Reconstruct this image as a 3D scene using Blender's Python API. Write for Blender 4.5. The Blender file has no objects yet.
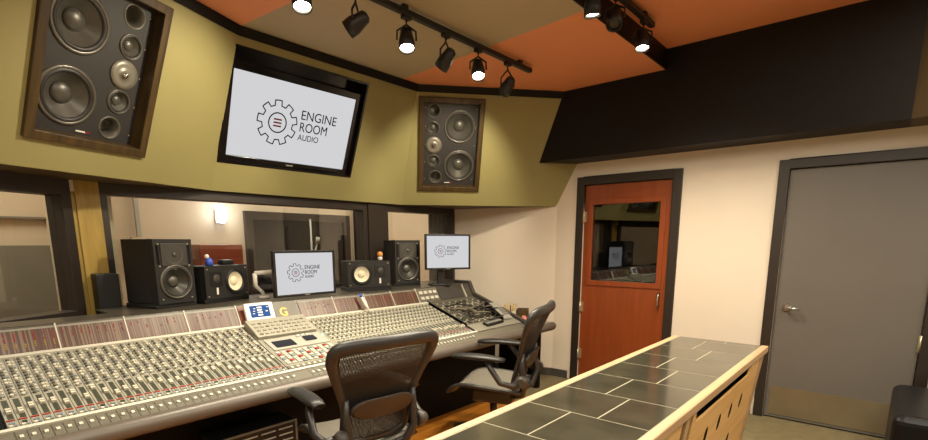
import bpy, bmesh, math, random
from mathutils import Vector as V, Matrix as M
from mathutils.geometry import delaunay_2d_cdt
random.seed(7)
SC = bpy.context.scene; C = SC.collection; PI = math.pi
def R(d): return math.radians(d)

# ------------------------------------------------------------------ materials
def lin(c):
    return tuple(((x/255)/12.92 if x/255 <= .04045 else ((x/255+.055)/1.055)**2.4) for x in c) + (1,)
def pm(name, rgb, rough=.6, metal=0, spec=.5, var=.08, scale=8, bump=0, bscale=200, coat=0):
    m = bpy.data.materials.new(name); m.use_nodes = True
    nt = m.node_tree; b = nt.nodes['Principled BSDF']
    b.inputs['Roughness'].default_value = rough; b.inputs['Metallic'].default_value = metal
    b.inputs['Specular IOR Level'].default_value = spec; b.inputs['Coat Weight'].default_value = coat
    c = lin(rgb)
    tc = nt.nodes.new('ShaderNodeTexCoord')
    if var:
        n = nt.nodes.new('ShaderNodeTexNoise'); n.inputs['Scale'].default_value = scale; n.inputs['Detail'].default_value = 4
        nt.links.new(tc.outputs['Object'], n.inputs['Vector'])
        r = nt.nodes.new('ShaderNodeValToRGB')
        r.color_ramp.elements[0].position = .3; r.color_ramp.elements[1].position = .7
        r.color_ramp.elements[0].color = tuple(x*(1-var) for x in c[:3])+(1,)
        r.color_ramp.elements[1].color = tuple(min(1, x*(1+var)) for x in c[:3])+(1,)
        nt.links.new(n.outputs['Fac'], r.inputs['Fac']); nt.links.new(r.outputs['Color'], b.inputs['Base Color'])
    else:
        b.inputs['Base Color'].default_value = c
    if bump:
        n2 = nt.nodes.new('ShaderNodeTexNoise'); n2.inputs['Scale'].default_value = bscale
        nt.links.new(tc.outputs['Object'], n2.inputs['Vector'])
        bp = nt.nodes.new('ShaderNodeBump'); bp.inputs['Strength'].default_value = bump; bp.inputs['Distance'].default_value = .01
        nt.links.new(n2.outputs['Fac'], bp.inputs['Height']); nt.links.new(bp.outputs['Normal'], b.inputs['Normal'])
    return m
def wood(name, a, b_, rough=.4, axis=0, scale=3, spec=.5, plank=0):
    m = bpy.data.materials.new(name); m.use_nodes = True
    nt = m.node_tree; b = nt.nodes['Principled BSDF']; b.inputs['Roughness'].default_value = rough
    b.inputs['Specular IOR Level'].default_value = spec
    tc = nt.nodes.new('ShaderNodeTexCoord'); mp = nt.nodes.new('ShaderNodeMapping')
    s = [scale*6]*3; s[axis] = scale*.5; mp.inputs['Scale'].default_value = s
    nt.links.new(tc.outputs['Object'], mp.inputs['Vector'])
    n = nt.nodes.new('ShaderNodeTexNoise'); n.inputs['Scale'].default_value = 1.6; n.inputs['Detail'].default_value = 6; n.inputs['Distortion'].default_value = .6
    nt.links.new(mp.outputs['Vector'], n.inputs['Vector'])
    r = nt.nodes.new('ShaderNodeValToRGB'); r.color_ramp.elements[0].position = .32; r.color_ramp.elements[1].position = .68
    r.color_ramp.elements[0].color = lin(a); r.color_ramp.elements[1].color = lin(b_)
    nt.links.new(n.outputs['Fac'], r.inputs['Fac']); nt.links.new(r.outputs['Color'], b.inputs['Base Color'])
    return m
def emit(name, rgb, st):
    m = bpy.data.materials.new(name); m.use_nodes = True; nt = m.node_tree
    nt.nodes.remove(nt.nodes['Principled BSDF']); e = nt.nodes.new('ShaderNodeEmission')
    e.inputs['Color'].default_value = lin(rgb); e.inputs['Strength'].default_value = st
    nt.links.new(e.outputs[0], nt.nodes['Material Output'].inputs['Surface']); return m
def glass(name, tint=(.93, .95, .93), gl=1.0):
    m = bpy.data.materials.new(name); m.use_nodes = True; nt = m.node_tree
    nt.nodes.remove(nt.nodes['Principled BSDF'])
    t = nt.nodes.new('ShaderNodeBsdfTransparent'); t.inputs['Color'].default_value = tint+(1,)
    g = nt.nodes.new('ShaderNodeBsdfGlossy'); g.inputs['Roughness'].default_value = .01
    lw = nt.nodes.new('ShaderNodeLayerWeight'); lw.inputs['Blend'].default_value = .5
    pw = nt.nodes.new('ShaderNodeMath'); pw.operation = 'POWER'; pw.inputs[1].default_value = 4; nt.links.new(lw.outputs['Facing'], pw.inputs[0])
    f = nt.nodes.new('ShaderNodeMath'); f.operation = 'MULTIPLY_ADD'; f.inputs[1].default_value = .95; f.inputs[2].default_value = .04; nt.links.new(pw.outputs[0], f.inputs[0])
    mu = nt.nodes.new('ShaderNodeMath'); mu.operation = 'MULTIPLY'; mu.inputs[1].default_value = gl; mu.use_clamp = True
    x = nt.nodes.new('ShaderNodeMixShader')
    nt.links.new(f.outputs[0], mu.inputs[0]); nt.links.new(mu.outputs[0], x.inputs[0])
    nt.links.new(t.outputs[0], x.inputs[1]); nt.links.new(g.outputs[0], x.inputs[2])
    nt.links.new(x.outputs[0], nt.nodes['Material Output'].inputs['Surface']); return m
def net(name, rgb, period=260, hole=.35, rough=.5):
    """woven see-through mesh: opaque threads with small open holes"""
    m = bpy.data.materials.new(name); m.use_nodes = True; nt = m.node_tree; b = nt.nodes['Principled BSDF']
    b.inputs['Base Color'].default_value = lin(rgb); b.inputs['Roughness'].default_value = rough
    tc = nt.nodes.new('ShaderNodeTexCoord')
    sp = nt.nodes.new('ShaderNodeSeparateXYZ'); nt.links.new(tc.outputs['Object'], sp.inputs[0])
    mq = nt.nodes.new('ShaderNodeMath'); mq.operation = 'MULTIPLY'; mq.inputs[1].default_value = period; nt.links.new(sp.outputs['X'], mq.inputs[0])
    w = nt.nodes.new('ShaderNodeMath'); w.operation = 'FRACT'; nt.links.new(mq.outputs[0], w.inputs[0])
    th = nt.nodes.new('ShaderNodeMath'); th.operation = 'GREATER_THAN'; th.inputs[1].default_value = 1-hole
    nt.links.new(w.outputs[0], th.inputs[0])
    t = nt.nodes.new('ShaderNodeBsdfTransparent'); x = nt.nodes.new('ShaderNodeMixShader')
    nt.links.new(th.outputs[0], x.inputs[0]); nt.links.new(b.outputs[0], x.inputs[1]); nt.links.new(t.outputs[0], x.inputs[2])
    nt.links.new(x.outputs[0], nt.nodes['Material Output'].inputs['Surface']); return m
def stripes(name, cols, scale, axis='X'):
    """fine upright meter bars of mixed browns"""
    m = bpy.data.materials.new(name); m.use_nodes = True; nt = m.node_tree; b = nt.nodes['Principled BSDF']
    b.inputs['Roughness'].default_value = .35
    tc = nt.nodes.new('ShaderNodeTexCoord'); sp = nt.nodes.new('ShaderNodeSeparateXYZ'); nt.links.new(tc.outputs['Object'], sp.inputs[0])
    mu = nt.nodes.new('ShaderNodeMath'); mu.operation = 'MULTIPLY'; mu.inputs[1].default_value = scale
    nt.links.new(sp.outputs[axis], mu.inputs[0])
    fl = nt.nodes.new('ShaderNodeMath'); fl.operation = 'FLOOR'; nt.links.new(mu.outputs[0], fl.inputs[0])
    wn = nt.nodes.new('ShaderNodeTexWhiteNoise'); wn.noise_dimensions = '1D'; nt.links.new(fl.outputs[0], wn.inputs['W'])
    r = nt.nodes.new('ShaderNodeValToRGB'); r.color_ramp.interpolation = 'CONSTANT'
    while len(r.color_ramp.elements) < len(cols): r.color_ramp.elements.new(.5)
    for i, c in enumerate(cols):
        r.color_ramp.elements[i].position = i/len(cols); r.color_ramp.elements[i].color = lin(c)
    nt.links.new(wn.outputs['Value'], r.inputs['Fac']); nt.links.new(r.outputs['Color'], b.inputs['Base Color'])
    return m

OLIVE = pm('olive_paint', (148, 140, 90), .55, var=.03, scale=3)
OLIVE_C = pm('olive_ceiling_paint', (182, 168, 136), .6, var=.03, scale=3)
PEACH = pm('terracotta_paint', (238, 156, 106), .6, var=.03, scale=2)
BROWN = pm('dark_brown_paint', (17, 9, 5), .5, 0, .25, var=.06, scale=3)
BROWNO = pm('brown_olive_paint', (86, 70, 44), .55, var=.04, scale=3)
CREAM = pm('cream_wall_paint', (224, 211, 194), .6, var=.02, scale=3)
BEIGE = pm('beige_wall_paint', (190, 172, 146), .7, var=.03, scale=2)
GREYW = pm('grey_wall_panel', (112, 106, 92), .8, var=.05, scale=5)
PORTM = pm('port_tube', (92, 89, 80), .4, metal=.3, var=.05)
DFRAME = pm('dark_frame_paint', (44, 36, 30), .4, var=.08)
CARPET = pm('olive_grey_carpet', (112, 100, 70), .85, var=.12, scale=14, bump=.3)
BASE = pm('charcoal_baseboard', (70, 66, 60), .6)
REDDOOR = wood('stained_red_door', (126, 59, 25), (140, 67, 30), .35, axis=2, scale=2)
GREYDOOR = pm('grey_door_paint', (104, 98, 91), .42, var=.03, scale=3)
KICK = pm('kick_plate_steel', (160, 148, 124), .3, metal=.75, var=.08, scale=6)
STEEL = pm('brushed_steel', (190, 178, 150), .35, metal=.6, var=.08, scale=20)
CHROME = pm('chrome', (225, 225, 222), .15, metal=1, var=0)
BLACK = pm('black_plastic', (20, 19, 19), .45, var=.1)
BLACKG = pm('black_gloss', (14, 12, 14), .16, var=0)
BLACKM = pm('black_speaker_wrap', (24, 23, 22), .6, var=.1, scale=30)
CHARC = pm('charcoal_plastic', (58, 55, 50), .5, var=.08)
BAFFLE = pm('charcoal_baffle', (44, 42, 41), .55, var=.06, scale=20)
CONE = pm('speaker_cone', (86, 84, 77), .38, metal=.35, var=.1, scale=12)
CONED = pm('dark_cone', (66, 64, 58), .35, metal=.35, var=.1, scale=12)
SHELF = pm('grey_shelf', (72, 67, 58), .3, var=.05)
RUBBER = pm('rubber_surround', (40, 38, 36), .5, var=.05)
RING = pm('driver_ring', (104, 100, 92), .35, metal=.5, var=.05)
WHITECONE = pm('white_paper_cone', (226, 218, 190), .7, var=.04, scale=30)
DISC = pm('grey_tweeter_disc', (132, 128, 116), .4, metal=.4, var=.05)
WALNUT = wood('walnut_frame', (48, 36, 17), (80, 61, 28), .4, axis=2, scale=3)
MAPLE = wood('maple_wood', (174, 140, 104), (192, 160, 122), .45, axis=0, scale=2)
MAPLEF = wood('maple_ply', (212, 164, 100), (230, 186, 124), .45, axis=0, scale=2)
FLOORW = wood('honey_wood_floor', (158, 96, 30), (186, 122, 48), .25, axis=0, scale=2)
SLATE = pm('dark_slate_tile', (60, 57, 46), .12, var=.3, scale=5, spec=.6)
GROUT = pm('pale_grout', (150, 142, 120), .8)
LEATH = pm('black_leather', (11, 11, 14), .38, 0, .3, var=.2, scale=12, bump=.15, bscale=60)
ARML = pm('console_bolster_leather', (92, 84, 76), .38, var=.06)
CPANEL = pm('console_panel_cream', (144, 140, 126), .45, var=.05, scale=40)
CPANELB = pm('console_panel_grey', (130, 127, 114), .45, var=.05, scale=40)
CPATCH = pm('patchbay_grey', (88, 84, 72), .5, var=.15, scale=30)
CSTRIP = pm('console_trim_cream', (196, 192, 178), .45, var=.03)
CLOW = pm('console_low_panel', (98, 94, 82), .5, var=.05, scale=30)
SLOT = pm('fader_lane_green_grey', (56, 58, 46), .5, var=.1, scale=60)
CAPC = pm('fader_cap_cream', (196, 190, 172), .4, var=0)
KNOBG = pm('knob_grey', (96, 94, 84), .4, var=0)
KNOBD = pm('knob_dark', (52, 54, 50), .4, var=0)
BTNR = pm('button_red', (140, 36, 24), .4, var=0)
BTNB = pm('button_blue_grey', (112, 124, 132), .4, var=0)
CBODY = pm('console_body_black', (9, 8, 8), .6, 0, .15, var=.1)
MBAR = stripes('meter_bars', [(72, 44, 34), (104, 86, 68), (84, 52, 42), (112, 94, 76), (66, 46, 38), (92, 66, 54)], 208)
LEDR = emit('led_red', (200, 50, 45), .5); LEDY = emit('led_yellow', (210, 170, 50), .5)
LEDG = emit('led_green', (120, 255, 160), 2.5)
SCREEN = emit('screen_white', (226, 226, 229), .52); SCREENB = emit('screen_blue', (70, 110, 170), .6)
INK = pm('logo_ink', (26, 24, 26), .8, spec=0, var=0); INKR = pm('logo_dark_red', (116, 26, 28), .8, spec=0, var=0)
GOLD = pm('gold_letter', (206, 160, 60), .35, metal=.4, var=0)
WHITEP = pm('white_plastic', (226, 222, 212), .4, var=.02)
GREYP = pm('grey_plastic', (150, 148, 138), .5, var=.04)
CABLE = pm('black_cable', (30, 28, 26), .45, var=0); CABLEG = pm('grey_cable', (120, 112, 96), .45, var=0)
GLASS = glass('window_glass', gl=1.6); GLASSR = glass('door_glass', (.55, .55, .52), 3.2); GLASSB = glass('booth_glass', (.9, .92, .9), 1.2)
MESHB = net('woven_back_mesh', (16, 15, 14), 145, .10, .7); MESHS = net('woven_seat_mesh', (104, 99, 90), 300, .05)
CFRAME = pm('graphite_chair_frame', (40, 38, 37), .4, var=.06); CMETAL = pm('chair_polished_metal', (96, 94, 92), .28, metal=.8, var=.05)
LUMB = pm('lumbar_pad_brown', (48, 40, 33), .5, var=.05)
BULB = emit('lamp_bulb', (255, 238, 205), 60); BULBD = emit('lamp_bulb_edge', (255, 238, 210), 3)
SCONCE = emit('wall_lamp_glow', (235, 240, 255), 8)
CURT = pm('dark_curtain', (40, 38, 34), .8, var=.1, scale=10)
REDWOOD = wood('reddish_wood', (104, 44, 24), (128, 60, 34), .4, axis=0)
YELWOOD = wood('yellow_pine_post', (150, 124, 54), (178, 148, 70), .5, axis=2)
PINK = pm('pink_plastic', (216, 130, 120), .5, var=0); ORANGE = pm('orange_toy', (214, 146, 74), .5, var=0)
BLUE = pm('blue_plastic', (60, 92, 190), .4, var=0); STRAW = pm('straw_pencil', (206, 176, 92), .5, var=0)
DRED = pm('dark_red_pencil', (96, 44, 30), .5, var=0)

# ------------------------------------------------------------------ mesh builder
class MB:
    def __init__(s): s.v = []; s.f = []; s.m = []; s.s = []
    def add(s, vs, fs, mi=0, sm=False):
        o = len(s.v); s.v += [tuple(p) for p in vs]
        for f in fs: s.f.append([i+o for i in f]); s.m.append(mi); s.s.append(sm)
        return s
    def box(s, x0, x1, y0, y1, z0, z1, mi=0, X=None):
        vs = [V((x, y, z)) for z in (z0, z1) for y in (y0, y1) for x in (x0, x1)]
        if X: vs = [X @ p for p in vs]
        return s.add(vs, [(0, 2, 3, 1), (4, 5, 7, 6), (0, 1, 5, 4), (2, 6, 7, 3), (0, 4, 6, 2), (1, 3, 7, 5)], mi)
    def prism(s, poly, d, mi=0):
        """poly: list of 3-D points, pushed along vector d"""
        n = len(poly); p = [V(q) for q in poly]; d = V(d)
        nn = (p[1]-p[0]).cross(p[2]-p[1])
        vs = p+[q+d for q in p]
        a = list(range(n)); b = [i+n for i in range(n)]
        fs = [a[::-1], b]+[(i, (i+1) % n, (i+1) % n+n, i+n) for i in range(n)]
        return s.add(vs, fs, mi)
    def ring(s, outer, inner, d, mi=0):
        n = len(outer); d = V(d); o = [V(q) for q in outer]; i_ = [V(q) for q in inner]
        vs = o+i_+[q+d for q in o]+[q+d for q in i_]; fs = []
        for k in range(n):
            j = (k+1) % n
            fs += [(k, j, n+j, n+k), (2*n+k, 3*n+k, 3*n+j, 2*n+j), (k, 2*n+k, 2*n+j, j), (n+k, n+j, 3*n+j, 3*n+k)]
        return s.add(vs, fs, mi)
    def lathe(s, c, ax, prof, seg=28, mi=0, capend=True):
        """prof: (radius, distance along ax)"""
        c = V(c); ax = V(ax).normalized(); a = ax.orthogonal().normalized(); b = ax.cross(a)
        vs = []; fs = []
        for r, h in prof:
            for k in range(seg):
                t = 2*PI*k/seg; vs.append(c+ax*h+a*(r*math.cos(t))+b*(r*math.sin(t)))
        for j in range(len(prof)-1):
            for k in range(seg):
                k2 = (k+1) % seg; fs.append((j*seg+k, j*seg+k2, (j+1)*seg+k2, (j+1)*seg+k))
        s.add(vs, fs, mi, True)
        if capend:
            n = len(prof)-1
            s.add(vs[:seg], [tuple(range(seg))[::-1]], mi); s.add(vs[n*seg:], [tuple(range(seg))], mi)
        return s
    def cyl(s, p0, p1, r, r2=None, seg=16, mi=0):
        p0 = V(p0); p1 = V(p1); return s.lathe(p0, p1-p0, [(r, 0), (r if r2 is None else r2, (p1-p0).length)], seg, mi)
    def tube(s, pts, r, seg=8, mi=0, closed=False, flat=None):
        """r: radius or list; flat: (vector, factor) squash of the section"""
        P = [V(p) for p in pts]; n = len(P); rr = r if isinstance(r, (list, tuple)) else [r]*n
        vs = []; up = None
        for i in range(n):
            if closed: t = (P[(i+1) % n]-P[i-1]).normalized()
            else: t = (P[min(i+1, n-1)]-P[max(i-1, 0)]).normalized()
            if up is None: up = t.orthogonal().normalized()
            up = (up-t*up.dot(t)).normalized(); b = t.cross(up)
            for k in range(seg):
                a = 2*PI*k/seg; q = up*(rr[i]*math.cos(a))+b*(rr[i]*math.sin(a))
                if flat: q = q+V(flat[0])*(q.dot(V(flat[0]))*(flat[1]-1))
                vs.append(P[i]+q)
        fs = []
        for i in range(n if closed else n-1):
            j = (i+1) % n
            sh = 0
            if closed and j == 0:
                d = [sum((vs[i*seg+k]-vs[(k+q) % seg]).length for k in range(seg)) for q in range(seg)]; sh = d.index(min(d))
            for k in range(seg):
                k2 = (k+1) % seg; fs.append((i*seg+k, i*seg+k2, j*seg+(k2+sh) % seg, j*seg+(k+sh) % seg))
        s.add(vs, fs, mi, True)
        if not closed:
            s.add(vs[:seg], [tuple(range(seg))[::-1]], mi); s.add(vs[-seg:], [tuple(range(seg))], mi)
        return s
    def grid(s, rows, mi=0, sm=True):
        n = len(rows[0]); vs = [p for r in rows for p in r]
        return s.add(vs, [(i*n+k, i*n+k+1, (i+1)*n+k+1, (i+1)*n+k) for i in range(len(rows)-1) for k in range(n-1)], mi, sm)
    def ball(s, c, r, seg=14, mi=0, sc=(1, 1, 1)):
        c = V(c); rows = []
        for i in range(seg//2+1):
            t = PI*i/(seg//2)
            rows.append([c+V((sc[0]*r*math.sin(t)*math.cos(2*PI*k/seg), sc[1]*r*math.sin(t)*math.sin(2*PI*k/seg), sc[2]*r*math.cos(t))) for k in range(seg+1)])
        return s.grid(rows, mi)
    def build(s, name, mats, parent=None, bevel=0, seg=2, solid=0, fixn=True, sub=0):
        me = bpy.data.meshes.new(name); me.from_pydata(s.v, [], s.f)
        for m in (mats if isinstance(mats, (list, tuple)) else [mats]): me.materials.append(m)
        for p, mi, sm in zip(me.polygons, s.m, s.s): p.material_index = mi; p.use_smooth = sm
        bm = bmesh.new(); bm.from_mesh(me); bmesh.ops.remove_doubles(bm, verts=bm.verts, dist=1e-5)
        if fixn: bmesh.ops.recalc_face_normals(bm, faces=bm.faces)
        bm.to_mesh(me); bm.free()
        o = bpy.data.objects.new(name, me); C.objects.link(o); o.parent = parent
        if solid:
            q = o.modifiers.new('thick', 'SOLIDIFY'); q.thickness = solid; q.offset = 0
        if bevel:
            q = o.modifiers.new('bevel', 'BEVEL'); q.width = bevel; q.segments = seg; q.limit_method = 'ANGLE'; q.angle_limit = R(50)
        if sub:
            q = o.modifiers.new('sub', 'SUBSURF'); q.levels = sub; q.render_levels = sub
        return o

def tag(o, label, cat, group=None, kind=None):
    o['label'] = label; o['category'] = cat
    if group: o['group'] = group
    if kind: o['kind'] = kind
    return o
def thing(name, label, cat, loc=(0, 0, 0), rz=0, group=None, mat=None, kind=None):
    o = bpy.data.objects.new(name, None); C.objects.link(o); o.empty_display_size = .1
    if mat is not None: o.matrix_world = mat
    else: o.location = loc; o.rotation_euler = (0, 0, rz)
    return tag(o, label, cat, group, kind)
def struct(mb, name, mats, label=None, cat=None, **k):
    o = mb.build(name, mats, **k); o['kind'] = 'structure'
    if label: o['label'] = label; o['category'] = cat
    return o
def tree_copy(o, parent=None):
    c = o.copy(); C.objects.link(c)
    if parent: c.parent = parent
    for ch in [x for x in bpy.data.objects if x.parent == o]: tree_copy(ch, c)
    return c
def text_mesh(name, txt, size, mat, parent, M4, thick=.0006, xs=1.0):
    cu = bpy.data.curves.new(name, 'FONT'); cu.body = txt; cu.size = size; cu.extrude = thick; cu.offset = 0
    ob = bpy.data.objects.new('tmp', cu); C.objects.link(ob)
    dg = bpy.context.evaluated_depsgraph_get(); dg.update()
    me = bpy.data.meshes.new_from_object(ob.evaluated_get(dg)); me.name = name
    C.objects.unlink(ob); bpy.data.objects.remove(ob)
    me.transform(M4 @ M.Scale(xs, 4, (1, 0, 0))); me.materials.clear(); me.materials.append(mat)
    o = bpy.data.objects.new(name, me); C.objects.link(o); o.parent = parent; return o
# text faces -y: x stays, y(up) -> z
UP = M(((1, 0, 0, 0), (0, 0, -1, 0), (0, 1, 0, 0), (0, 0, 0, 1)))

def inside(p, poly):
    c = False; n = len(poly)
    for i in range(n):
        a, b = poly[i], poly[i-1]
        if (a[1] > p[1]) != (b[1] > p[1]) and p[0] < (b[0]-a[0])*(p[1]-a[1])/(b[1]-a[1])+a[0]: c = not c
    return c
def holed(outer, holes):
    """triangles of a flat outline with real openings -> 2-D points, faces"""
    pts = []; es = []
    for lp in [outer]+holes:
        o = len(pts); pts += [V(q[:2]) for q in lp]; es += [(o+i, o+(i+1) % len(lp)) for i in range(len(lp))]
    v, e, f = delaunay_2d_cdt(pts, es, [], 0, 1e-6)[:3]
    keep = []
    for t in f:
        c = (sum(v[i][0] for i in t)/3, sum(v[i][1] for i in t)/3)
        if inside(c, outer) and not any(inside(c, h) for h in holes): keep.append(tuple(t))
    return v, keep
def circ(x, z, r, n=36): return [(x+r*math.cos(2*PI*k/n), z+r*math.sin(2*PI*k/n)) for k in range(n)]
def plate(name, mat, par, outer, holes, y0, y1, mp=None, hm=0):
    """panel in the x-z plane from y0 back to y1 with openings through it"""
    v, f = holed(outer, holes); n = len(v); mp = mp or (lambda x, z, y: V((x, y, z)))
    mb = MB(); mb.add([mp(p[0], p[1], y0) for p in v]+[mp(p[0], p[1], y1) for p in v], [t for t in f]+[tuple(i+n for i in t[::-1]) for t in f])
    for lp in [outer]+holes:
        k = len(lp); mb.add([mp(p[0], p[1], y0) for p in lp]+[mp(p[0], p[1], y1) for p in lp], [(i, (i+1) % k, (i+1) % k+k, i+k) for i in range(k)], hm if lp is not outer else 0)
    return mb.build(name, mat, par)

# ------------------------------------------------------------------ setting
H = 1.465                       # camera height
XW = 4.774                      # right wall
ZL, ZU = 2.85, 3.0              # low / high ceiling
YS = 1.60                       # ceiling step
ZB = 1.837                      # underside of the bulkhead
# facets of the front bulkhead: (origin bottom, direction), all leaning 23 degrees into the room
TILT = R(23)
def frame_(o, u):
    u = V(u).normalized(); h = V((0, 0, 1)).cross(u)              # into the wall
    v = V((0, 0, 1))*math.cos(TILT)-h*math.sin(TILT); n = v.cross(u)   # into the wall, square to the facet
    return V(o), u, v, n
S1 = V((1.673, 3.84, ZB)); S2 = V((3.53, 3.835, ZB)); S3 = V((4.774, 2.785, ZB)); S0 = S1+V((-.919, -.394, 0))*3.0
FL = frame_(S1, S1-S0); FC = frame_(S1, S2-S1); FR = frame_(S2, S3-S2)
def mat_of(F, loc=(0, 0, 0)):
    o, u, v, n = F; p = o+u*loc[0]+n*loc[1]+v*loc[2]
    return M(((u.x, n.x, v.x, p.x), (u.y, n.y, v.y, p.y), (u.z, n.z, v.z, p.z), (0, 0, 0, 1)))
def seam_top(Fa, Fb, z):
    # point of both planes at height z
    A = M((tuple(Fa[3]), tuple(Fb[3]), (0, 0, 1))); return A.inverted() @ V((Fa[3].dot(Fa[0]), Fb[3].dot(Fb[0]), z))
ZT = 3.02
T1 = seam_top(FL, FC, ZT); T2 = seam_top(FC, FR, ZT); B1 = seam_top(FL, FC, ZB); B2 = seam_top(FC, FR, ZB)
def edge_at_x(F, x, z):         # facet point at world x and height z
    o, u, v, n = F; q = o+v*((z-o.z)/v.z); return q+u*((x-q.x)/u.x)
def facet(name, F, quad, hole, label):
    """flat facet with a rectangular opening; hole = (u0,u1,v0,v1) in facet coordinates"""
    o, u, v, n = F; q2 = [((p-o).dot(u), (p-o).dot(v)) for p in quad]
    u0, u1, v0, v1 = hole
    ob = plate(name, OLIVE, None, q2, [[(u0, v0), (u1, v0), (u1, v1), (u0, v1)]], 0, .02, lambda x, z, y: o+u*x+v*z+n*y)
    ob['kind'] = 'structure'; ob['label'] = label; ob['category'] = 'wall'
    return ob
SPL = (-1.245, -.586, .150, 1.000)      # left built-in speaker opening on FL
SPR = (.168, .778, .150, 1.004)         # right one on FR
TVH = (.022, 1.184, .208, .990)         # recess of the television on FC
L0 = S0.copy(); LT0 = L0+FL[2]*((ZT-ZB)/FL[2].z)
facet('wall_upper_left', FL, [L0, B1, T1, LT0], SPL, 'olive leaning wall panel holding the big left speaker')
facet('wall_upper_front', FC, [B1, B2, T2, T1], TVH, 'olive leaning wall panel around the recessed television')
facet('wall_upper_right', FR, [B2, S3+V((.0, 0, 0)), edge_at_x(FR, XW, ZT), T2], SPR, 'olive leaning wall panel holding the far right speaker')
# dark crown strips along the top of the facets
mb = MB()
for a, b, ta, tb, F in ((L0, B1, LT0, T1, FL), (B1, B2, T1, T2, FC), (B2, S3, T2, edge_at_x(FR, XW, ZT), FR)):
    d = -F[3]*.012
    za, zb_ = ZL-.055, ZL
    def pt(bot, top, z): return bot+(top-bot)*((z-ZB)/(ZT-ZB))
    mb.prism([pt(a, ta, za), pt(b, tb, za), pt(b, tb, zb_), pt(a, ta, zb_)], d)
struct(mb, 'trim_1', BROWN, 'dark crown strip where the leaning panels meet the ceiling', 'trim')
# underside of the bulkhead
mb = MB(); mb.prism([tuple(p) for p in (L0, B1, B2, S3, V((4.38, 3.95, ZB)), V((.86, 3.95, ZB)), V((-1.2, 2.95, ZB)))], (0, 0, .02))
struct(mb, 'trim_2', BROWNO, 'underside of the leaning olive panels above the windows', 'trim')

# front window wall (Y = 3.9), wall_left_front oblique, wall_corner oblique
def wallbox(mb, p0, p1, z0, z1, th=.1, mi=0):
    p0 = V((p0[0], p0[1], 0)); p1 = V((p1[0], p1[1], 0)); u = (p1-p0).normalized(); h = V((0, 0, 1)).cross(u)*th
    mb.prism([p0+V((0, 0, z0)), p1+V((0, 0, z0)), p1+h+V((0, 0, z0)), p0+h+V((0, 0, z0))], (0, 0, z1-z0), mi)
YW = 3.9
mb = MB()
wallbox(mb, (.92, YW), (4.40, YW), 0, 1.0)
wallbox(mb, (.92, YW), (4.40, YW), 1.78, 3.05)
struct(mb, 'wall_front', CREAM, 'front wall below and above the control room windows', 'wall')
WL0 = V((-1.30, 2.70, 0)); WL1 = V((.86, 3.85, 0))
mb = MB(); wallbox(mb, WL0, WL1, 0, 1.0); wallbox(mb, WL0, WL1, 1.77, 3.05)
struct(mb, 'wall_front_left', CREAM, 'slanted front wall around the left booth window', 'wall')
mb = MB(); wallbox(mb, (4.40, YW), (XW, 2.77), 0, 3.05)
struct(mb, 'wall_corner', CREAM, 'cream slanted wall between the windows and the red door', 'wall')
# right wall with two door openings
GD0, GD1, RD0, RD1, DZ = -.215, .703, 1.588, 2.459, 2.03
mb = MB()
for y0, y1, z0, z1 in ((-2.6, GD0, 0, 3.05), (GD0, GD1, DZ, 3.05), (GD1, RD0, 0, 3.05), (RD0, RD1, DZ, 3.05), (RD1, 2.80, 0, 3.05)):
    mb.box(XW, XW+.12, y0, y1, z0, z1)
struct(mb, 'wall_right', CREAM, 'cream wall with the red door and the grey door', 'wall')
mb = MB(); mb.box(-1.4, XW+.12, -2.7, -2.6, 0, 3.05); struct(mb, 'wall_back', BEIGE, 'beige wall behind the camera', 'wall')
mb = MB(); mb.box(-1.4, -1.3, -2.6, 2.8, 0, 3.05); struct(mb, 'wall_left', BEIGE, 'beige wall on the left side of the control room', 'wall')
# floor
mb = MB(); mb.box(-1.4, XW+.12, -2.7, 4.0, -.05, 0); struct(mb, 'floor', CARPET, 'olive grey floor', 'floor')
mb = MB(); mb.box(.2, 3.72, .45, 2.86, 0, .006); struct(mb, 'floor_wood', FLOORW, 'honey coloured wooden floor area under the chairs', 'floor')
# baseboards
mb = MB()
for y0, y1 in ((.80, 1.47), (2.58, 2.77), (-2.6, -.32)): mb.box(XW-.015, XW, y0, y1, 0, .085)
struct(mb, 'baseboard_right', BASE, 'charcoal baseboard along the cream wall', 'baseboard')
mb = MB(); wallbox(mb, (4.39, YW-.02), (XW-.01, 2.765), 0, .085, .012); struct(mb, 'baseboard_corner', BASE, 'charcoal baseboard below the slanted cream wall', 'baseboard')

# ceiling: low front part, step, high rear part
c1 = seam_top(FL, FC, ZL); c2 = seam_top(FC, FR, ZL); cr = edge_at_x(FR, XW+.1, ZL); cl = L0+FL[2]*((ZL-ZB)/FL[2].z)
b = V((0, .12, 0))
mb = MB(); mb.prism([(3.02, YS, ZL), (5.0, YS, ZL), cr+b, c2+b, V((3.20, 3.56, ZL))], (0, 0, .1), 0); mb.prism([(1.90, YS, ZL), (3.02, YS, ZL), (3.20, 3.56, ZL), c1+b], (0, 0, .1), 1)
mb.prism([(-1.4, YS, ZL), (1.90, YS, ZL), c1+b, cl+b], (0, 0, .1), 0)
mb.box(-1.4, 5.0, YS-.012, YS, ZL, ZU+.1, 2)
struct(mb, 'ceiling_low', [PEACH, OLIVE_C, BROWN], 'low terracotta and olive ceiling over the mixing console', 'ceiling', fixn=True)
mb = MB(); mb.box(3.02, 5.0, -2.7, YS-.012, ZU, ZU+.08, 0); mb.box(-1.4, 3.02, -2.7, YS-.012, ZU, ZU+.08, 1)
struct(mb, 'ceiling_high', [PEACH, OLIVE_C], 'raised terracotta and olive ceiling behind the step', 'ceiling')
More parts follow.
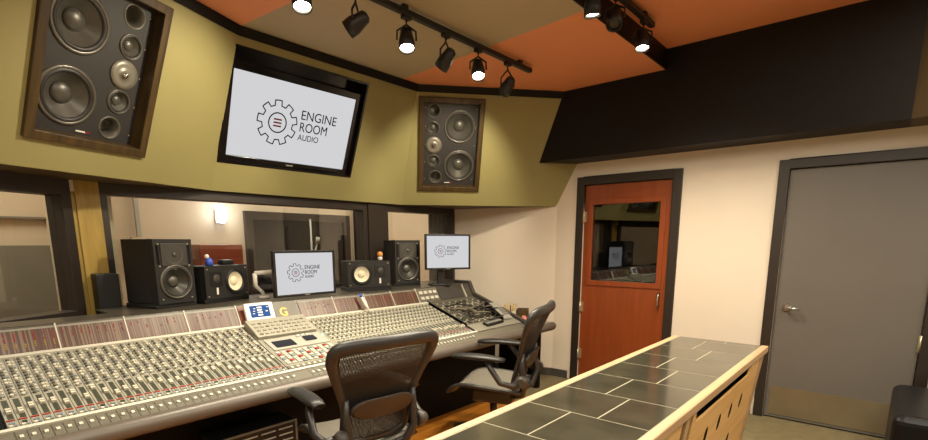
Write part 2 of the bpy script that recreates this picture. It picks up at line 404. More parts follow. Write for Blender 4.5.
# dark soffit above the doors
mb = MB(); y1 = 2.9
mb.prism([(4.469, .02, 2.247), (XW, .02, 2.247), (XW, .02, 3.02), (4.395, .02, 3.02)], (0, y1-.02, 0))
struct(mb, 'trim_3', BROWN, 'dark brown soffit running above both doors', 'soffit')
mb = MB(); mb.prism([(4.469, .02, 2.247), (XW, .02, 2.247), (XW, -2.6, 2.247), (4.05, -2.6, 2.247), (4.30, -.30, 2.247)], (0, 0, .80))
struct(mb, 'trim_4', BROWNO, 'brown soffit, tinted lighter as if lit, turning the corner at the right edge', 'soffit')  # lighter brown puts the light falling on this face into its colour

# ------------------------------------------------------------------ doors
def door_frame(y0, y1, zt, w, name, top_label, parent):
    mb = MB(); x0, x1 = XW-.02, XW+.12
    mb.box(x0, x1, y0-w, y0, 0, zt+w); mb.box(x0, x1, y1, y1+w, 0, zt+w); mb.box(x0, x1, y0, y1, zt, zt+w)
    return mb.build(name, DFRAME, parent, bevel=.004)
d1 = thing('door_1', 'reddish brown wooden door with a window, in the far corner', 'door', (0, 0, 0), kind='structure')
door_frame(RD0, RD1, DZ, .08, 'door_frame', None, d1)
wy0, wy1, wz0, wz1 = 1.69, 2.362, 1.08, 1.835
mb = MB(); X0, X1 = XW+.012, XW+.056; a, b_ = RD0+.004, RD1-.004
mb.box(X0, X1, a, wy0, .01, DZ-.004); mb.box(X0, X1, wy1, b_, .01, DZ-.004); mb.box(X0, X1, wy0, wy1, .01, wz0); mb.box(X0, X1, wy0, wy1, wz1, DZ-.004)
leaf = mb.build('door_leaf', REDDOOR, d1)
mb = MB(); t = .05
mb.ring([(X0-.012, y, z) for y, z in ((wy0-t, wz0-t), (wy1+t, wz0-t), (wy1+t, wz1+t), (wy0-t, wz1+t))], [(X0-.012, y, z) for y, z in ((wy0, wz0), (wy1, wz0), (wy1, wz1), (wy0, wz1))], (.013, 0, 0))
mb.build('glazing_bead', REDDOOR, leaf, bevel=.004)
mb = MB(); mb.box(X0+.012, X0+.020, wy0, wy1, wz0, wz1); mb.build('window_pane', GLASSR, leaf)
mb = MB(); mb.tube([(X0, 1.648, .87), (X0-.04, 1.648, .87), (X0-.045, 1.648, .90), (X0-.045, 1.648, .96), (X0-.04, 1.648, .99), (X0, 1.648, .99)], .009); mb.build('door_handle', CHROME, leaf)
for z in (.30, .80, 1.72):
    mb = MB(); mb.box(X0-.022, X0, RD1-.03, RD1+.02, z-.05, z+.05); mb.cyl((X0-.024, RD1-.004, z-.052), (X0-.024, RD1-.004, z+.052), .009, seg=10); mb.build('hinge', STEEL, d1)
d2 = thing('door_2', 'wide grey door with a steel kick plate and lever handle', 'door', (0, 0, 0), kind='structure')
door_frame(GD0, GD1, DZ, .072, 'door_frame', None, d2)
mb = MB(); mb.box(X0, X1, GD0+.004, GD1-.004, .012, DZ-.004); leaf = mb.build('door_leaf', GREYDOOR, d2)
mb = MB(); mb.box(X0-.004, X0, GD0+.03, GD1-.035, .035, .275); mb.build('kick_plate', KICK, leaf)
mb = MB(); mb.cyl((X0, .622, .945), (X0-.012, .622, .945), .032); mb.tube([(X0-.01, .622, .945), (X0-.055, .622, .945), (X0-.06, .600, .945), (X0-.058, .52, .94)], [.011, .011, .011, .009]); mb.build('lever_handle', CHROME, leaf)
for z in (.25, .75, 1.8):
    mb = MB(); mb.box(X0-.022, X0, GD0-.02, GD0+.012, z-.06, z+.06); mb.cyl((X0-.024, GD0, z-.062), (X0-.024, GD0, z+.062), .009, seg=10); mb.build('hinge', STEEL, d2)
# dark space behind the red door's pane
mb = MB(); mb.box(XW+.9, XW+1.0, 1.0, 3.1, -.05, 2.6); mb.box(XW+.12, XW+1.0, 1.0, 1.1, -.05, 2.6); mb.box(XW+.12, XW+1.0, 3.0, 3.1, -.05, 2.6); mb.box(XW+.12, XW+1.0, 1.0, 3.1, 2.5, 2.6)
struct(mb, 'wall_vestibule', BROWN, 'dark vestibule behind the red door', 'wall')

# ------------------------------------------------------------------ windows
def window(name, label, A, B, z0, z1, w, gl, wside=None):
    """A->B along the wall front line; frame band w, glass set back"""
    A = V((A[0], A[1], 0)); B = V((B[0], B[1], 0)); u = (B-A).normalized(); h = V((0, 0, 1)).cross(u)
    r = thing(name, label, 'window', (0, 0, 0), kind='structure')
    wl = w if wside is None else wside
    P = lambda s, z, d=0: A+u*s+h*d+V((0, 0, z)); L = (B-A).length
    mb = MB(); mb.ring([P(0, z0, -.015), P(L, z0, -.015), P(L, z1, -.015), P(0, z1, -.015)], [P(wl, z0+w*.5, -.015), P(L-wl, z0+w*.5, -.015), P(L-wl, z1-w, -.015), P(wl, z1-w, -.015)], h*.125)
    mb.build('window_frame', DFRAME, r, bevel=.003)
    mb = MB(); mb.prism([P(wl, z0+w*.5, .05), P(L-wl, z0+w*.5, .05), P(L-wl, z1-w, .05), P(wl, z1-w, .05)], h*.008); mb.build('window_pane', gl, r)
    return r
window('window_1', 'slanted booth window at the far left', WL0+(WL1-WL0)*.02, WL0+(WL1-WL0)*.985, 1.0, 1.84, .10, GLASSB, .06)
window('window_2', 'wide window into the live room behind the console', (.99, YW), (3.14, YW), 1.0, 1.84, .075, GLASS, .045)
window('window_3', 'narrow window beside the right end of the console', (3.36, YW), (4.40, YW), 1.0, 1.84, .07, GLASS, .04)
mb = MB(); mb.box(3.14, 3.36, YW-.03, YW+.1, 1.0, 1.84); struct(mb, 'trim_5', DFRAME, 'dark post between the wide and the narrow window', 'trim')
mb = MB(); mb.box(.80, .99, YW-.045, YW+.14, .98, 1.84); mb.box(.86, .93, YW-.055, YW-.045, .98, 1.84)
struct(mb, 'trim_6', YELWOOD, 'yellow pine post between the booth window and the wide window', 'trim', bevel=.004)
mb = MB(); mb.box(.80, 4.38, YW-.16, YW-.015, .985, 1.01); struct(mb, 'trim_7', SHELF, 'dark sill below the live room windows', 'sill')

# ------------------------------------------------------------------ live room and booth beyond the glass
mb = MB(); mb.box(1.10, 8.2, 6.4, 6.5, -.05, 3.05); struct(mb, 'wall_live_back', BEIGE, 'beige far wall of the live room', 'wall')
mb = MB(); mb.box(8.1, 8.2, 4.0, 6.4, -.05, 3.05); mb.box(4.50, 8.2, 4.0, 4.1, -.05, 3.05); struct(mb, 'wall_live_right', BEIGE, 'beige right wall of the live room', 'wall')
mb = MB(); mb.box(1.00, 1.10, 4.05, 6.5, -.05, 3.05); struct(mb, 'wall_live_left', BEIGE, 'partition between booth and live room', 'wall')
mb = MB(); mb.box(1.1, 8.2, 4.0, 6.5, -.1, -.05); mb.box(-2.6, 1.1, 2.8, 6.5, -.1, -.05); struct(mb, 'floor_live', FLOORW, 'wooden floor of the live room', 'floor')
mb = MB(); mb.box(-2.6, 8.2, 4.0, 6.5, 2.9, 3.0); mb.box(-2.6, 1.1, 2.6, 4.0, 3.05, 3.1); struct(mb, 'ceiling_live', BEIGE, 'ceiling of the live room', 'ceiling')
mb = MB(); mb.box(-2.6, 1.0, 5.5, 5.6, -.05, 3.05, 0); mb.box(-2.6, 1.0, 5.46, 5.5, -.05, 1.44, 1); mb.box(-2.6, 1.0, 5.45, 5.5, 1.655, 1.672, 1)
mb.box(-2.6, -2.5, 2.8, 5.5, -.05, 3.05, 0); struct(mb, 'wall_booth', [BEIGE, GREYW], 'booth wall, beige above and grey below', 'wall')
w = thing('window_4', 'dark framed window in the far wall of the live room', 'window', (0, 0, 0), kind='structure')
mb = MB(); q = lambda x0, x1, z0, z1, y: [(x0, y, z0), (x1, y, z0), (x1, y, z1), (x0, y, z1)]
mb.ring(q(3.16, 4.78, .72, 1.86, 6.34), q(3.26, 4.68, .80, 1.76, 6.34), (0, .06, 0)); mb.build('window_frame', DFRAME, w)
mb = MB(); mb.box(3.26, 4.68, 6.37, 6.38, .80, 1.76); mb.build('window_pane', BLACKG, w)
cu = thing('curtain', 'dark curtain hanging in the live room left of the narrow window', 'curtain', (0, 0, 0))
def curtain(x0, x1, y, z0, z1, n, amp, par, name='curtain_cloth'):
    rows = []
    for z in (z0, z1): rows.append([V((x0+(x1-x0)*i/n, y+amp*math.sin(i*1.57), z)) for i in range(n+1)])
    mb = MB(); mb.grid(rows); return mb.build(name, CURT, par, solid=.008)
curtain(3.52, 3.98, 4.6, .1, 2.6, 24, .025, cu)
mb = MB(); mb.cyl((3.45, 4.6, 2.62), (4.05, 4.6, 2.62), .012); mb.build('curtain_rod', BLACK, cu)
cu = thing('curtain', 'dark grey curtain seen at the right side of the narrow window', 'curtain', (0, 0, 0))
curtain(4.40, 4.78, 4.3, .1, 2.6, 20, .02, cu)
mb = MB(); mb.cyl((4.35, 4.3, 2.62), (4.82, 4.3, 2.62), .012); mb.build('curtain_rod', BLACK, cu)
sc = thing('wall_lamp', 'glowing white lamp on the live room wall', 'lamp', (2.853, 6.4, 1.80))
mb = MB(); mb.box(-.05, .05, -.03, 0, -.10, .06); mb.build('back_plate', STEEL, sc)
mb = MB(); mb.lathe((0, -.08, -.10), (0, 0, 1), [(.03, 0), (.06, .05), (.065, .18)], 16); mb.build('lamp_shade', SCONCE, sc)
am = thing('amplifier', 'reddish brown wooden amplifier cabinet in the live room', 'amplifier', (2.43, 6.0, 0))
mb = MB(); mb.box(0, .50, 0, .3, 0, 1.44); mb.build('cabinet', REDWOOD, am, bevel=.01)
mb = MB(); mb.box(.08, .42, -.012, 0, .2, 1.1); mb.build('grille', BLACKM, am)
for x, lbl in ((3.62, 'thin microphone stand with tilted boom in the live room'), (4.30, 'thin straight microphone stand right of the tilted boom one')):
    ms = thing('microphone_stand', lbl, 'stand', (x, 5.6, 0))
    mb = MB(); mb.cyl((0, 0, 0), (0, 0, .03), .13, .11); mb.build('base', BLACK, ms)
    mb = MB(); mb.cyl((0, 0, .03), (0, 0, 1.75), .011, seg=8); mb.build('pole', GREYP, ms)
    if x < 4:
        mb = MB(); mb.tube([(-.05, 0, 1.1), (.05, -.05, 1.45)], .010); mb.cyl((.05, -.05, 1.45), (.062, -.056, 1.53), .024, seg=10); mb.build('boom', GREYP, ms)
pa = tag(MB().box(4.86, 4.96, 6.28, 6.38, 0, 2.7).build('wall_post', CSTRIP), 'white post beside the dark window in the live room', 'post')
pb = thing('wall_panel', 'grey beige hanging acoustic panel behind the left monitor speaker', 'panel', (1.86, 6.30, 0))
MB().box(0, .16, 0, .06, 1.25, 1.52).build('panel_board', BEIGE, pb); MB().box(.06, .10, 0, .04, 1.52, 2.05).build('panel_bracket', GREYP, pb)
tag(MB().box(-.1, .30, 5.15, 5.42, 0, 1.44).build('wooden_partition', YELWOOD), 'yellow wooden upright in the booth at the left edge', 'partition')

# ------------------------------------------------------------------ drivers and speakers (front faces -y)
def driver(name, par, x, z, r, cone=CONE, y=0, cap=.30, depth=.35, ring=RING, capm=None):
    mb = MB(); mb.lathe((x, y, z), (0, -1, 0), [(r*1.0, -.004), (r*1.0, .006), (r*.9, .010), (r*.88, .004)], 36, capend=False)
    o = mb.build(name, ring, par)
    mb = MB(); mb.lathe((x, y, z), (0, -1, 0), [(r*.89, .004), (r*.83, .012), (r*.76, .006), (r*.74, .0)], 36, capend=False); mb.build('surround', RUBBER, o)
    mb = MB(); mb.lathe((x, y, z), (0, -1, 0), [(r*.75, .001), (r*.55, -r*depth*.5), (r*cap*.9, -r*depth)], 36, capend=False); mb.build('cone', cone, o)
    mb = MB(); pr = [(r*cap*1.02*math.cos(t*PI/12), -r*depth*.95+r*cap*.55*math.sin(t*PI/12)) for t in range(0, 6)]+[(.0005, -r*depth*.95+r*cap*.55)]
    mb.lathe((x, y, z), (0, -1, 0), pr, 24); mb.build('dust_cap', capm or cone, o)
    return o
def port(par, x, z, r, y=0):
    mb = MB(); mb.lathe((x, y, z), (0, -1, 0), [(r*1.08, -.002), (r*1.05, .004), (r*.9, .002), (r*.75, -.05), (r*.7, -.09), (.001, -.09)], 28, capend=False)
    return mb.build('port', PORTM, par)
def main_speaker(F, hole, label, mirror):
    u0, u1, v0, v1 = hole; W = u1-u0; Hh = v1-v0; g = 'built-in main speakers'
    t = thing('built_in_speaker', label, 'speaker', mat=mat_of(F, (u0, 0, v0)))
    fw = .046
    rc = lambda a, b, y: [(a, y, a), (W-a, y, a), (W-a, y, Hh-a), (a, y, Hh-a)]
    mb = MB(); mb.ring(rc(.0, 0, -.022), rc(fw, 0, -.022), (0, .13, 0)); mb.build('wooden_frame', WALNUT, t, bevel=.004)
    yb = .055
    s = -1 if mirror else 1
    xx = lambda f: (f if not mirror else 1-f)*W
    R_ = Hh/.86
    dr = [(xx(.338), .235*R_, .150), (xx(.356), .600*R_, .150), (xx(.752), .275*R_, .066), (xx(.776), .580*R_, .066), (xx(.715), .120*R_, .060), (xx(.765), .735*R_, .060)]
    ba = plate('baffle', BAFFLE, t, [(fw, fw), (W-fw, fw), (W-fw, Hh-fw), (fw, Hh-fw)], [circ(x, z, r*.97) for x, z, r in dr], yb, yb+.02)
    MB().box(.02, W-.02, yb+.10, yb+.12, .02, Hh-.02).build('back_board', BLACK, t)
    driver('woofer', t, xx(.338), .235*R_, .150, y=yb, cap=.36)
    driver('woofer', t, xx(.356), .600*R_, .150, y=yb, cap=.36)
    driver('midrange', t, xx(.752), .275*R_, .066, y=yb, cap=.42)
    driver('midrange', t, xx(.776), .580*R_, .066, y=yb, cap=.42)
    mb = MB(); mb.lathe((xx(.757), yb, .425*R_), (0, -1, 0), [(.078, 0), (.078, .008), (.05, .010), (.022, .004), (.02, .012), (.0005, .02)], 32); tw = mb.build('tweeter', DISC, t)
    mb = MB(); mb.lathe((xx(.757), yb, .425*R_), (0, -1, 0), [(.016, .012), (.012, .022), (.0005, .026)], 16); mb.build('dome', CHROME, tw)
    port(t, xx(.715), .120*R_, .060, yb); port(t, xx(.765), .735*R_, .060, yb)
    mb = MB(); mb.box(xx(.5)-.04, xx(.5)+.01, yb-.003, yb, .062, .070, 0); mb.box(xx(.5)+.012, xx(.5)+.035, yb-.003, yb, .062, .070, 1); mb.build('badge', [WHITEP, BTNR], t)
    for i in range(5):
        for xq in (fw+.02, W-fw-.02): MB().cyl((xq, yb-.004, .10+i*(Hh-.2)/4), (xq, yb, .10+i*(Hh-.2)/4), .004, seg=8).build('screw', STEEL, ba)
    return t
main_speaker(FL, SPL, 'large wood framed built-in speaker in the leaning panel at upper left', False)
main_speaker(FR, SPR, 'smaller looking wood framed built-in speaker right of the television', True)

def logo(par, cx, cz, s, y):
    """gear outline with three bars, and the three words; s = gear outer radius"""
    def ribbon(pts, w, d=.0012):
        mb = MB(); n = len(pts); c = V((cx, 0, cz))
        for i in range(n):
            a = V(pts[i]); b = V(pts[(i+1) % n]); t = (b-a).normalized()*w*.5; q = V((-t.y, t.x)); a = a-t*.8; b = b+t*.8
            mb.prism([(p.x, y, p.y) for p in (a+q, b+q, b-q, a-q)], (0, d, 0))
        return mb
    pts = []
    for k in range(9):
        a0 = 2*PI*k/9+.25
        for f, rr in ((-.215, .775), (-.165, 1.0), (-.06, 1.0), (.06, 1.0), (.165, 1.0), (.215, .775), (.30, .77), (.40, .77)):
            a = a0+f; pts.append((cx+s*rr*math.cos(a), cz+s*rr*math.sin(a)))
    # order by angle
    pts.sort(key=lambda p: math.atan2(p[1]-cz, p[0]-cx))
    g = ribbon(pts, s*.05).build('gear_emblem', INK, par)
    ribbon([(cx+s*.44*math.cos(2*PI*k/40), cz+s*.44*math.sin(2*PI*k/40)) for k in range(40)], s*.055).build('emblem_ring', INK, par)
    for k in (-1, 0, 1): MB().box(cx-s*.20, cx+s*.20, y, y+.0012, cz+k*s*.15-s*.035, cz+k*s*.15+s*.035).build('emblem_bar', INKR, par)
    for txt, z, sz, xs in (('ENGINE', .36, .62, .93), ('ROOM', -.20, .62, .86), ('AUDIO', -.62, .40, .92)):
        text_mesh('lettering', txt, s*sz, INK, par, M.Translation((cx+s*1.14, y+.0004, cz+s*z)) @ UP, .0006, xs)

# television in its dark recess
tv = thing('television', 'large wall mounted television with white logo screen in a dark recess', 'television', mat=mat_of(FC, (TVH[0], 0, TVH[2])))
W, Hh = TVH[1]-TVH[0], TVH[3]-TVH[2]
rc = lambda a, y, top=0: [(a, y, a), (W-a, y, a), (W-a, y, Hh-a-top), (a, y, Hh-a-top)]
mb = MB(); mb.ring(rc(0, -.002), rc(.016, -.002), (0, .15, 0)); mb.box(0, W, .145, .16, 0, Hh); mb.build('recess_box', BLACKG, tv)
yT = .045
mb = MB(); mb.box(.018, W-.018, yT+.004, yT+.05, .012, Hh-.10); mb.build('housing', BLACKG, tv)
sx0, sx1, sz0, sz1 = .075, W-.068, .052, Hh-.150
mb = MB(); mb.ring([(.018, yT-.012, .012), (W-.018, yT-.012, .012), (W-.018, yT-.012, Hh-.10), (.018, yT-.012, Hh-.10)], [(sx0, yT-.012, sz0), (sx1, yT-.012, sz0), (sx1, yT-.012, sz1), (sx0, yT-.012, sz1)], (0, .018, 0)); bz = mb.build('bezel', BLACKG, tv, bevel=.003)
mb = MB(); mb.box(sx0, sx1, yT, yT+.004, sz0, sz1); scn = mb.build('screen', SCREEN, tv)
logo(scn, .440, .335, .160, yT-.0015)
MB().box(W*.5-.03, W*.5+.03, yT-.0135, yT-.012, .026, .036).build('badge', GREYP, bz)

# near-field speakers
def two_way(P, th, label, w=.255, h=.40, d=.31, pad=.03):
    t = thing('monitor_speaker', label, 'speaker', P, R(th), 'tall black two-way monitor speakers')
    MB().box(0, w, .050, d, 0, h).build('cabinet', BLACKM, t, bevel=.006)
    plate('front_baffle', BLACKM, t, [(0, 0), (w, 0), (w, h), (0, h)], [circ(w/2, .135, .105)], -.006, .050)
    mb = MB(); cz = h-.095
    mb.prism([(w/2-.085, -.006, cz-.07), (w/2+.085, -.006, cz-.07), (w/2+.085, -.006, cz+.07), (w/2-.085, -.006, cz+.07)], (0, -.006, 0)); wg = mb.build('waveguide', CHARC, t, bevel=.004)
    mb = MB(); mb.lathe((w/2, -.012, cz), (0, -1, 0), [(.058, 0.001), (.03, -.004), (.016, -.006)], 24, capend=False); mb.lathe((w/2, -.010, cz), (0, -1, 0), [(.017, -.004), (.012, .008), (.0005, .012)], 16); mb.build('tweeter', CONE, t)
    driver('woofer', t, w/2, .135, .108, CONED, y=-.007, cap=.34, capm=CONE)
    for s in (-1, 1): MB().box(w/2+s*.105-.009, w/2+s*.105+.009, -.0065, -.004, cz-.06, cz+.06).build('port_slot', BLACKG, t)
    MB().box(w/2-.025, w/2+.025, -.008, -.006, cz-.092, cz-.083).build('badge', WHITEP, t)
    for x in (.03, w-.03):
        for z in (.03, .235, h-.03): MB().cyl((x, -.010, z), (x, -.006, z), .005, seg=8).build('screw', STEEL, t)
    return t
def foam(P, th, w, d, label, z0=1.058):
    t = tag(MB().box(-.01, w+.01, .005, d, 0, P[2]-z0-.001).build('isolation_pad', BLACK, bevel=.004), label, 'pad', 'foam pads under the speakers')
    t.location = (P[0], P[1], z0); t.rotation_euler = (0, 0, R(th)); return t
def sideways(P, th, label, mirror=False, w=.375, h=.222, d=.20):
    t = thing('sideways_speaker', label, 'speaker', P, R(th), 'speakers with white cones lying on their sides')
    MB().box(0, w, .035, d, 0, h).build('cabinet', BLACKM, t, bevel=.004)
    xx = lambda f: (1-f if mirror else f)*w
    plate('front_baffle', BLACKM, t, [(0, 0), (w, 0), (w, h), (0, h)], [circ(xx(.68), h/2, .085)], 0, .035)
    o = driver('woofer', t, xx(.68), h/2, .088, WHITECONE, y=-.001, cap=.36, depth=.2, ring=BLACK)
    mb = MB(); mb.box(xx(.24)-.05, xx(.24)+.05, -.004, 0, h*.62-.05, h*.62+.05); mb.build('tweeter_plate', BLACK, t, bevel=.004)
    mb = MB(); mb.lathe((xx(.24), -.004, h*.62), (0, -1, 0), [(.03, 0), (.026, .004), (.016, .004), (.0005, .010)], 20); mb.build('tweeter', CHARC, t)
    MB().box(xx(.25)-.007, xx(.25)+.007, -.003, 0, .03, .075).build('badge', WHITEP, t)
    for x in (.02, w-.02):
        for z in (.02, h-.02): MB().cyl((x, -.003, z), (x, 0, z), .005, seg=8).build('screw', STEEL, t)
    return t
two_way((1.112, 3.42, 1.085), 15, 'tall black speaker at the left end of the speaker row, beside the pine post')
foam((1.112, 3.42, 1.085), 15, .255, .31, 'foam pad under the leftmost tall speaker')
sideways((1.418, 3.46, 1.085), 20, 'sideways speaker with white cone right of the left tall speaker')
foam((1.418, 3.46, 1.085), 20, .375, .20, 'foam pad under the sideways speaker left of the desk monitor')
sideways((2.560, 3.45, 1.088), -20, 'sideways speaker with white cone right of the large desk monitor', True)
foam((2.560, 3.45, 1.088), -20, .375, .20, 'foam pad under the sideways speaker right of the desk monitor')
two_way((3.150, 3.52, 1.085), -18, 'tall black speaker in front of the narrow window, left of the small monitor', d=.27)
foam((3.150, 3.52, 1.085), -18, .255, .27, 'foam pad under the rightmost tall speaker')

# desk monitors
def monitor(P, th, w, h, label, arm):
    t = thing('computer_monitor', label, 'monitor', P, R(th), 'desk monitors showing the logo')
    mb = MB(); bz = .018
    rr = lambda a, y: [(a, y, a), (w-a, y, a), (w-a, y, h-a), (a, y, h-a)]
    mb.ring(rr(0, 0), rr(bz, 0), (0, .03, 0)); b = mb.build('bezel', BLACK, t, bevel=.003)
    MB().box(.004, w-.004, .012, .045, .004, h-.004).build('housing', BLACK, t, bevel=.006)
    s = MB().box(bz-.002, w-bz+.002, .006, .011, bz-.002, h-bz+.002).build('screen', SCREEN, t)
    logo(s, w*.335, h*.52, w*.128, .0045)
    MB().box(w/2-.02, w/2+.02, -.002, 0, .006, .012).build('badge', GREYP, b)
    mb = MB()
    if arm:
        mb.tube([(w*.5, .05, h*.5), (.10, .12, h*.55), (-.06, .16, h*.52)], .016); mb.tube([(-.06, .16, h*.52), (-.06, .16, h*.25), (.01, .20, .03), (.02, .20, -.012)], [.016, .014, .013, .013]); mb.lathe((.02, .20, -.014), (0, 0, 1), [(.04, 0), (.035, .015)], 16)
        mb.build('monitor_arm', WHITEP, t)
    else:
        mb.box(w*.30, w*.30+.06, .05, .08, -.15, h*.5); mb.box(w*.30-.07, w*.30+.13, .02, .16, -.152, -.138)
        mb.build('stand', BLACK, t, bevel=.003)
    return t
monitor((1.821, 3.30, 1.075), 0, .51, .332, 'larger desk monitor in the middle of the meter bridge', True)
monitor((3.335, 3.31, 1.212), -30, .447, .330, 'smaller looking desk monitor on a stand at the right end', False)

# small figures on the speakers
f = thing('toy_figure', 'tiny orange toy figure on the sideways speaker at right', 'toy', (2.897, 3.433, 1.311))
mb = MB(); mb.lathe((0, 0, 0), (0, 0, 1), [(.016, 0), (.022, .015), (.014, .035)], 14); mb.build('body', WHITEP, f); MB().ball((0, 0, .05), .026).build('head', ORANGE, f)
f = thing('toy_figure', 'tiny blue and white toy figure on the sideways speaker at left', 'toy', (1.50, 3.57, 1.308))
mb = MB(); mb.lathe((0, 0, 0), (0, 0, 1), [(.024, 0), (.026, .03), (.015, .05)], 14); mb.build('body', BLUE, f)
MB().ball((-.013, 0, .062), .016).build('head', WHITEP, f)
bx_ = thing('speaker_box', 'plain black box on the sill between the pine post and the leftmost tall speaker', 'box', (.885, 3.75, 1.011))
MB().box(0, .125, 0, .10, 0, .26).build('case', BLACK, bx_, bevel=.006)
MB().box(.01, .115, -.003, 0, .01, .25).build('grille', BLACKM, bx_)
g_ = thing('desk_clock', 'small dark box behind the blue and white toy figure', 'box', (1.66, 3.66, 1.308), R(20)); MB().box(-.05, .05, -.02, .04, 0, .035).build('case', BLACK, g_, bevel=.01)

# ------------------------------------------------------------------ mixing console
co = thing('mixing_console', 'long cream mixing console with hundreds of knobs and faders', 'mixing console', (0, 0, 0))
PY0, PZ0, PY1, PZ1 = 2.60, .728, 3.18, .930
PLEN = math.hypot(PY1-PY0, PZ1-PZ0); PS = math.atan2(PZ1-PZ0, PY1-PY0)
PX = M.Translation((0, PY0, PZ0)) @ M.Rotation(PS, 4, 'X')       # panel space: x, y up the slope, z off the panel
XA, XB, XC1, XC2, XD_ = .262, 3.205, 1.500, 1.950, 3.86
def slab(mb, x0, x1, y0, y1, z0, z1, mi=0): return mb.box(x0, x1, y0, y1, z0, z1, mi, PX)
mb = MB()
mb.prism([(.20, PY0-.01, PZ0-.012), (.20, PY1, PZ1-.012), (.20, 3.27, 1.040), (.20, 3.46, 1.040), (.20, 3.46, .80), (.20, 3.2, .60), (.20, 2.62, .60), (.20, 2.50, .64)], (3.68, 0, 0))
mb.box(.86, 3.86, 3.46, 3.72, .98, 1.048)
mb.build('chassis', CBODY, co)
mb = MB(); mb.box(.45, 3.75, 2.80, 3.42, 0, .60); mb.build('pedestal', CBODY, co)
# end cheeks
for x0, nm in ((.165, 'end_cheek'), (3.875, 'end_cheek')):
    mb = MB(); mb.prism([(x0, 2.50, .60), (x0, 2.50, .715), (x0, 2.60, .760), (x0, PY1, PZ1+.04), (x0, 3.24, 1.085), (x0, 3.44, 1.085), (x0, 3.44, .60)], (.045, 0, 0)); mb.build(nm, CHARC, co, bevel=.006)
# bolster
mb = MB(); pts = [(.15, 2.475, .660)]+[(.17+i*(4.24-.17)/20, 2.475, .660) for i in range(21)]+[(4.27, 2.475, .660)]
n = len(pts); mb.tube(pts, [.03]+[.042]*(n-2)+[.03], 14); ar = mb.build('armrest_bolster', ARML, co)
# low slope between cream strip and bolster, with small buttons
XL = M.Translation((0, 2.505, .690)) @ M.Rotation(math.atan2(PZ0-.690, PY0-2.505), 4, 'X')
mb = MB(); mb.box(.215, 3.87, -.02, .100, -.012, -.002, 0, XL)
for k in range(72):
    x = .285+k*.0385+(.09 if k >= 32 else 0)
    if x > 3.2: break
    mb.box(x, x+.013, .040, .056, -.002, .004, 1, XL)
    mb.box(x-.012, x-.009, .01, .085, -.002, -.001, 2, XL)
mb.build('lower_control_row', [CLOW, CSTRIP, SLOT], co)
mb = MB(); slab(mb, .215, 3.22, -.012, .006, -.004, .006); mb.build('front_trim', CSTRIP, co)
mb = MB(); slab(mb, .215, 3.22, PLEN-.026, PLEN, -.004, .006); mb.build('rear_trim', CSTRIP, co)
# channel strips
knobs = []
def channel(x, right):
    w = .0372; mb = MB(); slab(mb, x, x+w, .006, PLEN-.026, -.010, 0, 0)
    pale = 3 if right else 0
    # fader lane and button rows
    slab(mb, x+.010, x+.030, .075, .225, 0, .0010, 1)
    slab(mb, x+.0190, x+.0205, .080, .222, .001, .0014, 6)
    slab(mb, x+.003, x+.030, .060, .068, 0, .003, 2)
    slab(mb, x+.006, x+.017, .016, .028, 0, .006, 4); slab(mb, x+.021, x+.031, .016, .026, 0, .005, 5); slab(mb, x+.010, x+.026, .036, .048, 0, .005, 5 if random.random() < .6 else 6)
    slab(mb, x, x+.0008, .006, PLEN-.026, 0, .0008, 6)
    for j in range(13):
        y = .250+j*.0262
        if y < PLEN-.05:
            slab(mb, x+.024, x+.031, y, y+.009, 0, .004, 4 if (j % 3) else 5)
            if not right: slab(mb, x+.004, x+.0225, y-.011, y-.0085, 0, .0006, 6)
    o = mb.build('channel_strip', [CPANEL, SLOT, BTNR, CPANEL, CAPC, BTNB, KNOBD], co)
    y = .10+random.random()*.09 if not right else .10+random.random()*.03
    fc = MB(); slab(fc, x+.0115, x+.0285, y, y+.030, .001, .013, 0); slab(fc, x+.0115, x+.0285, y+.0135, y+.0165, .013, .0135, 1); fc.build('fader_cap', [CAPC, KNOBD], o)
    for j in range(13):
        y = .250+j*.0262
        if y < PLEN-.045: knobs.append((x+.013, y, o, (j*7+int(x*100)) % 5 if not right else (j % 2)))
for k in range(32): channel(XA+k*.0385, False)
for k in range(32): channel(XC2+.012+k*.0385, True)
# knobs: the hundred nearest are pieces of their strips, the rest one part
def knob_mb(mb, x, y, kind):
    c = PX @ V((x, y, 0)); ax = PX.to_3x3() @ V((0, 0, 1)); mi = (0, 1, 1, 0, 1)[kind]
    mb.lathe(c, ax, [(.0075, 0), (.0066, .010), (.0045, .011)], 8, mi)
cam = V((0, 0, H)); knobs.sort(key=lambda q: ((PX @ V((q[0], q[1], 0)))-cam).length)
for x, y, o, kd in knobs[:100]:
    mb = MB(); knob_mb(mb, x, y, kd); mb.build('rotary_knob', [CAPC, KNOBG, KNOBD], o)
mb = MB()
for x, y, o, kd in knobs[100:]: knob_mb(mb, x, y, kd)
ko = mb.build('rotary_knobs', [CAPC, KNOBG, KNOBD], co); ko['kind'] = 'stuff'
# center section
mb = MB(); slab(mb, XC1, XC2+.012, .006, PLEN-.026, -.010, 0, 0); mb.build('centre_panel', CPANELB, co)
mb = MB()
P3 = lambda x, y, z: PX @ V((x, y, z))
mb.prism([P3(XC1+.005, .40, .0), P3(XC1+.005, .40, .022), P3(XC1+.005, .585, .05), P3(XC1+.005, .585, 0)], (.42, 0, 0), 0)
for i in range(10):
    for j in range(4): 
        y = .42+j*.036; x = XC1+.03+i*.038; z = .022+(y-.40)*.151
        slab(mb, x, x+.022, y, y+.014, z, z+.006, 1 if (i+j) % 4 else 2)
mb.build('raised_keypad', [CPANEL, CPANELB, KNOBG], co, bevel=.002)
mb = MB(); slab(mb, XC1+.03, XC2-.02, .24, .385, 0, .006, 0); slab(mb, XC1+.06, XC1+.20, .265, .345, .006, .008, 1); slab(mb, XC1+.28, XC1+.36, .29, .345, .006, .014, 1)
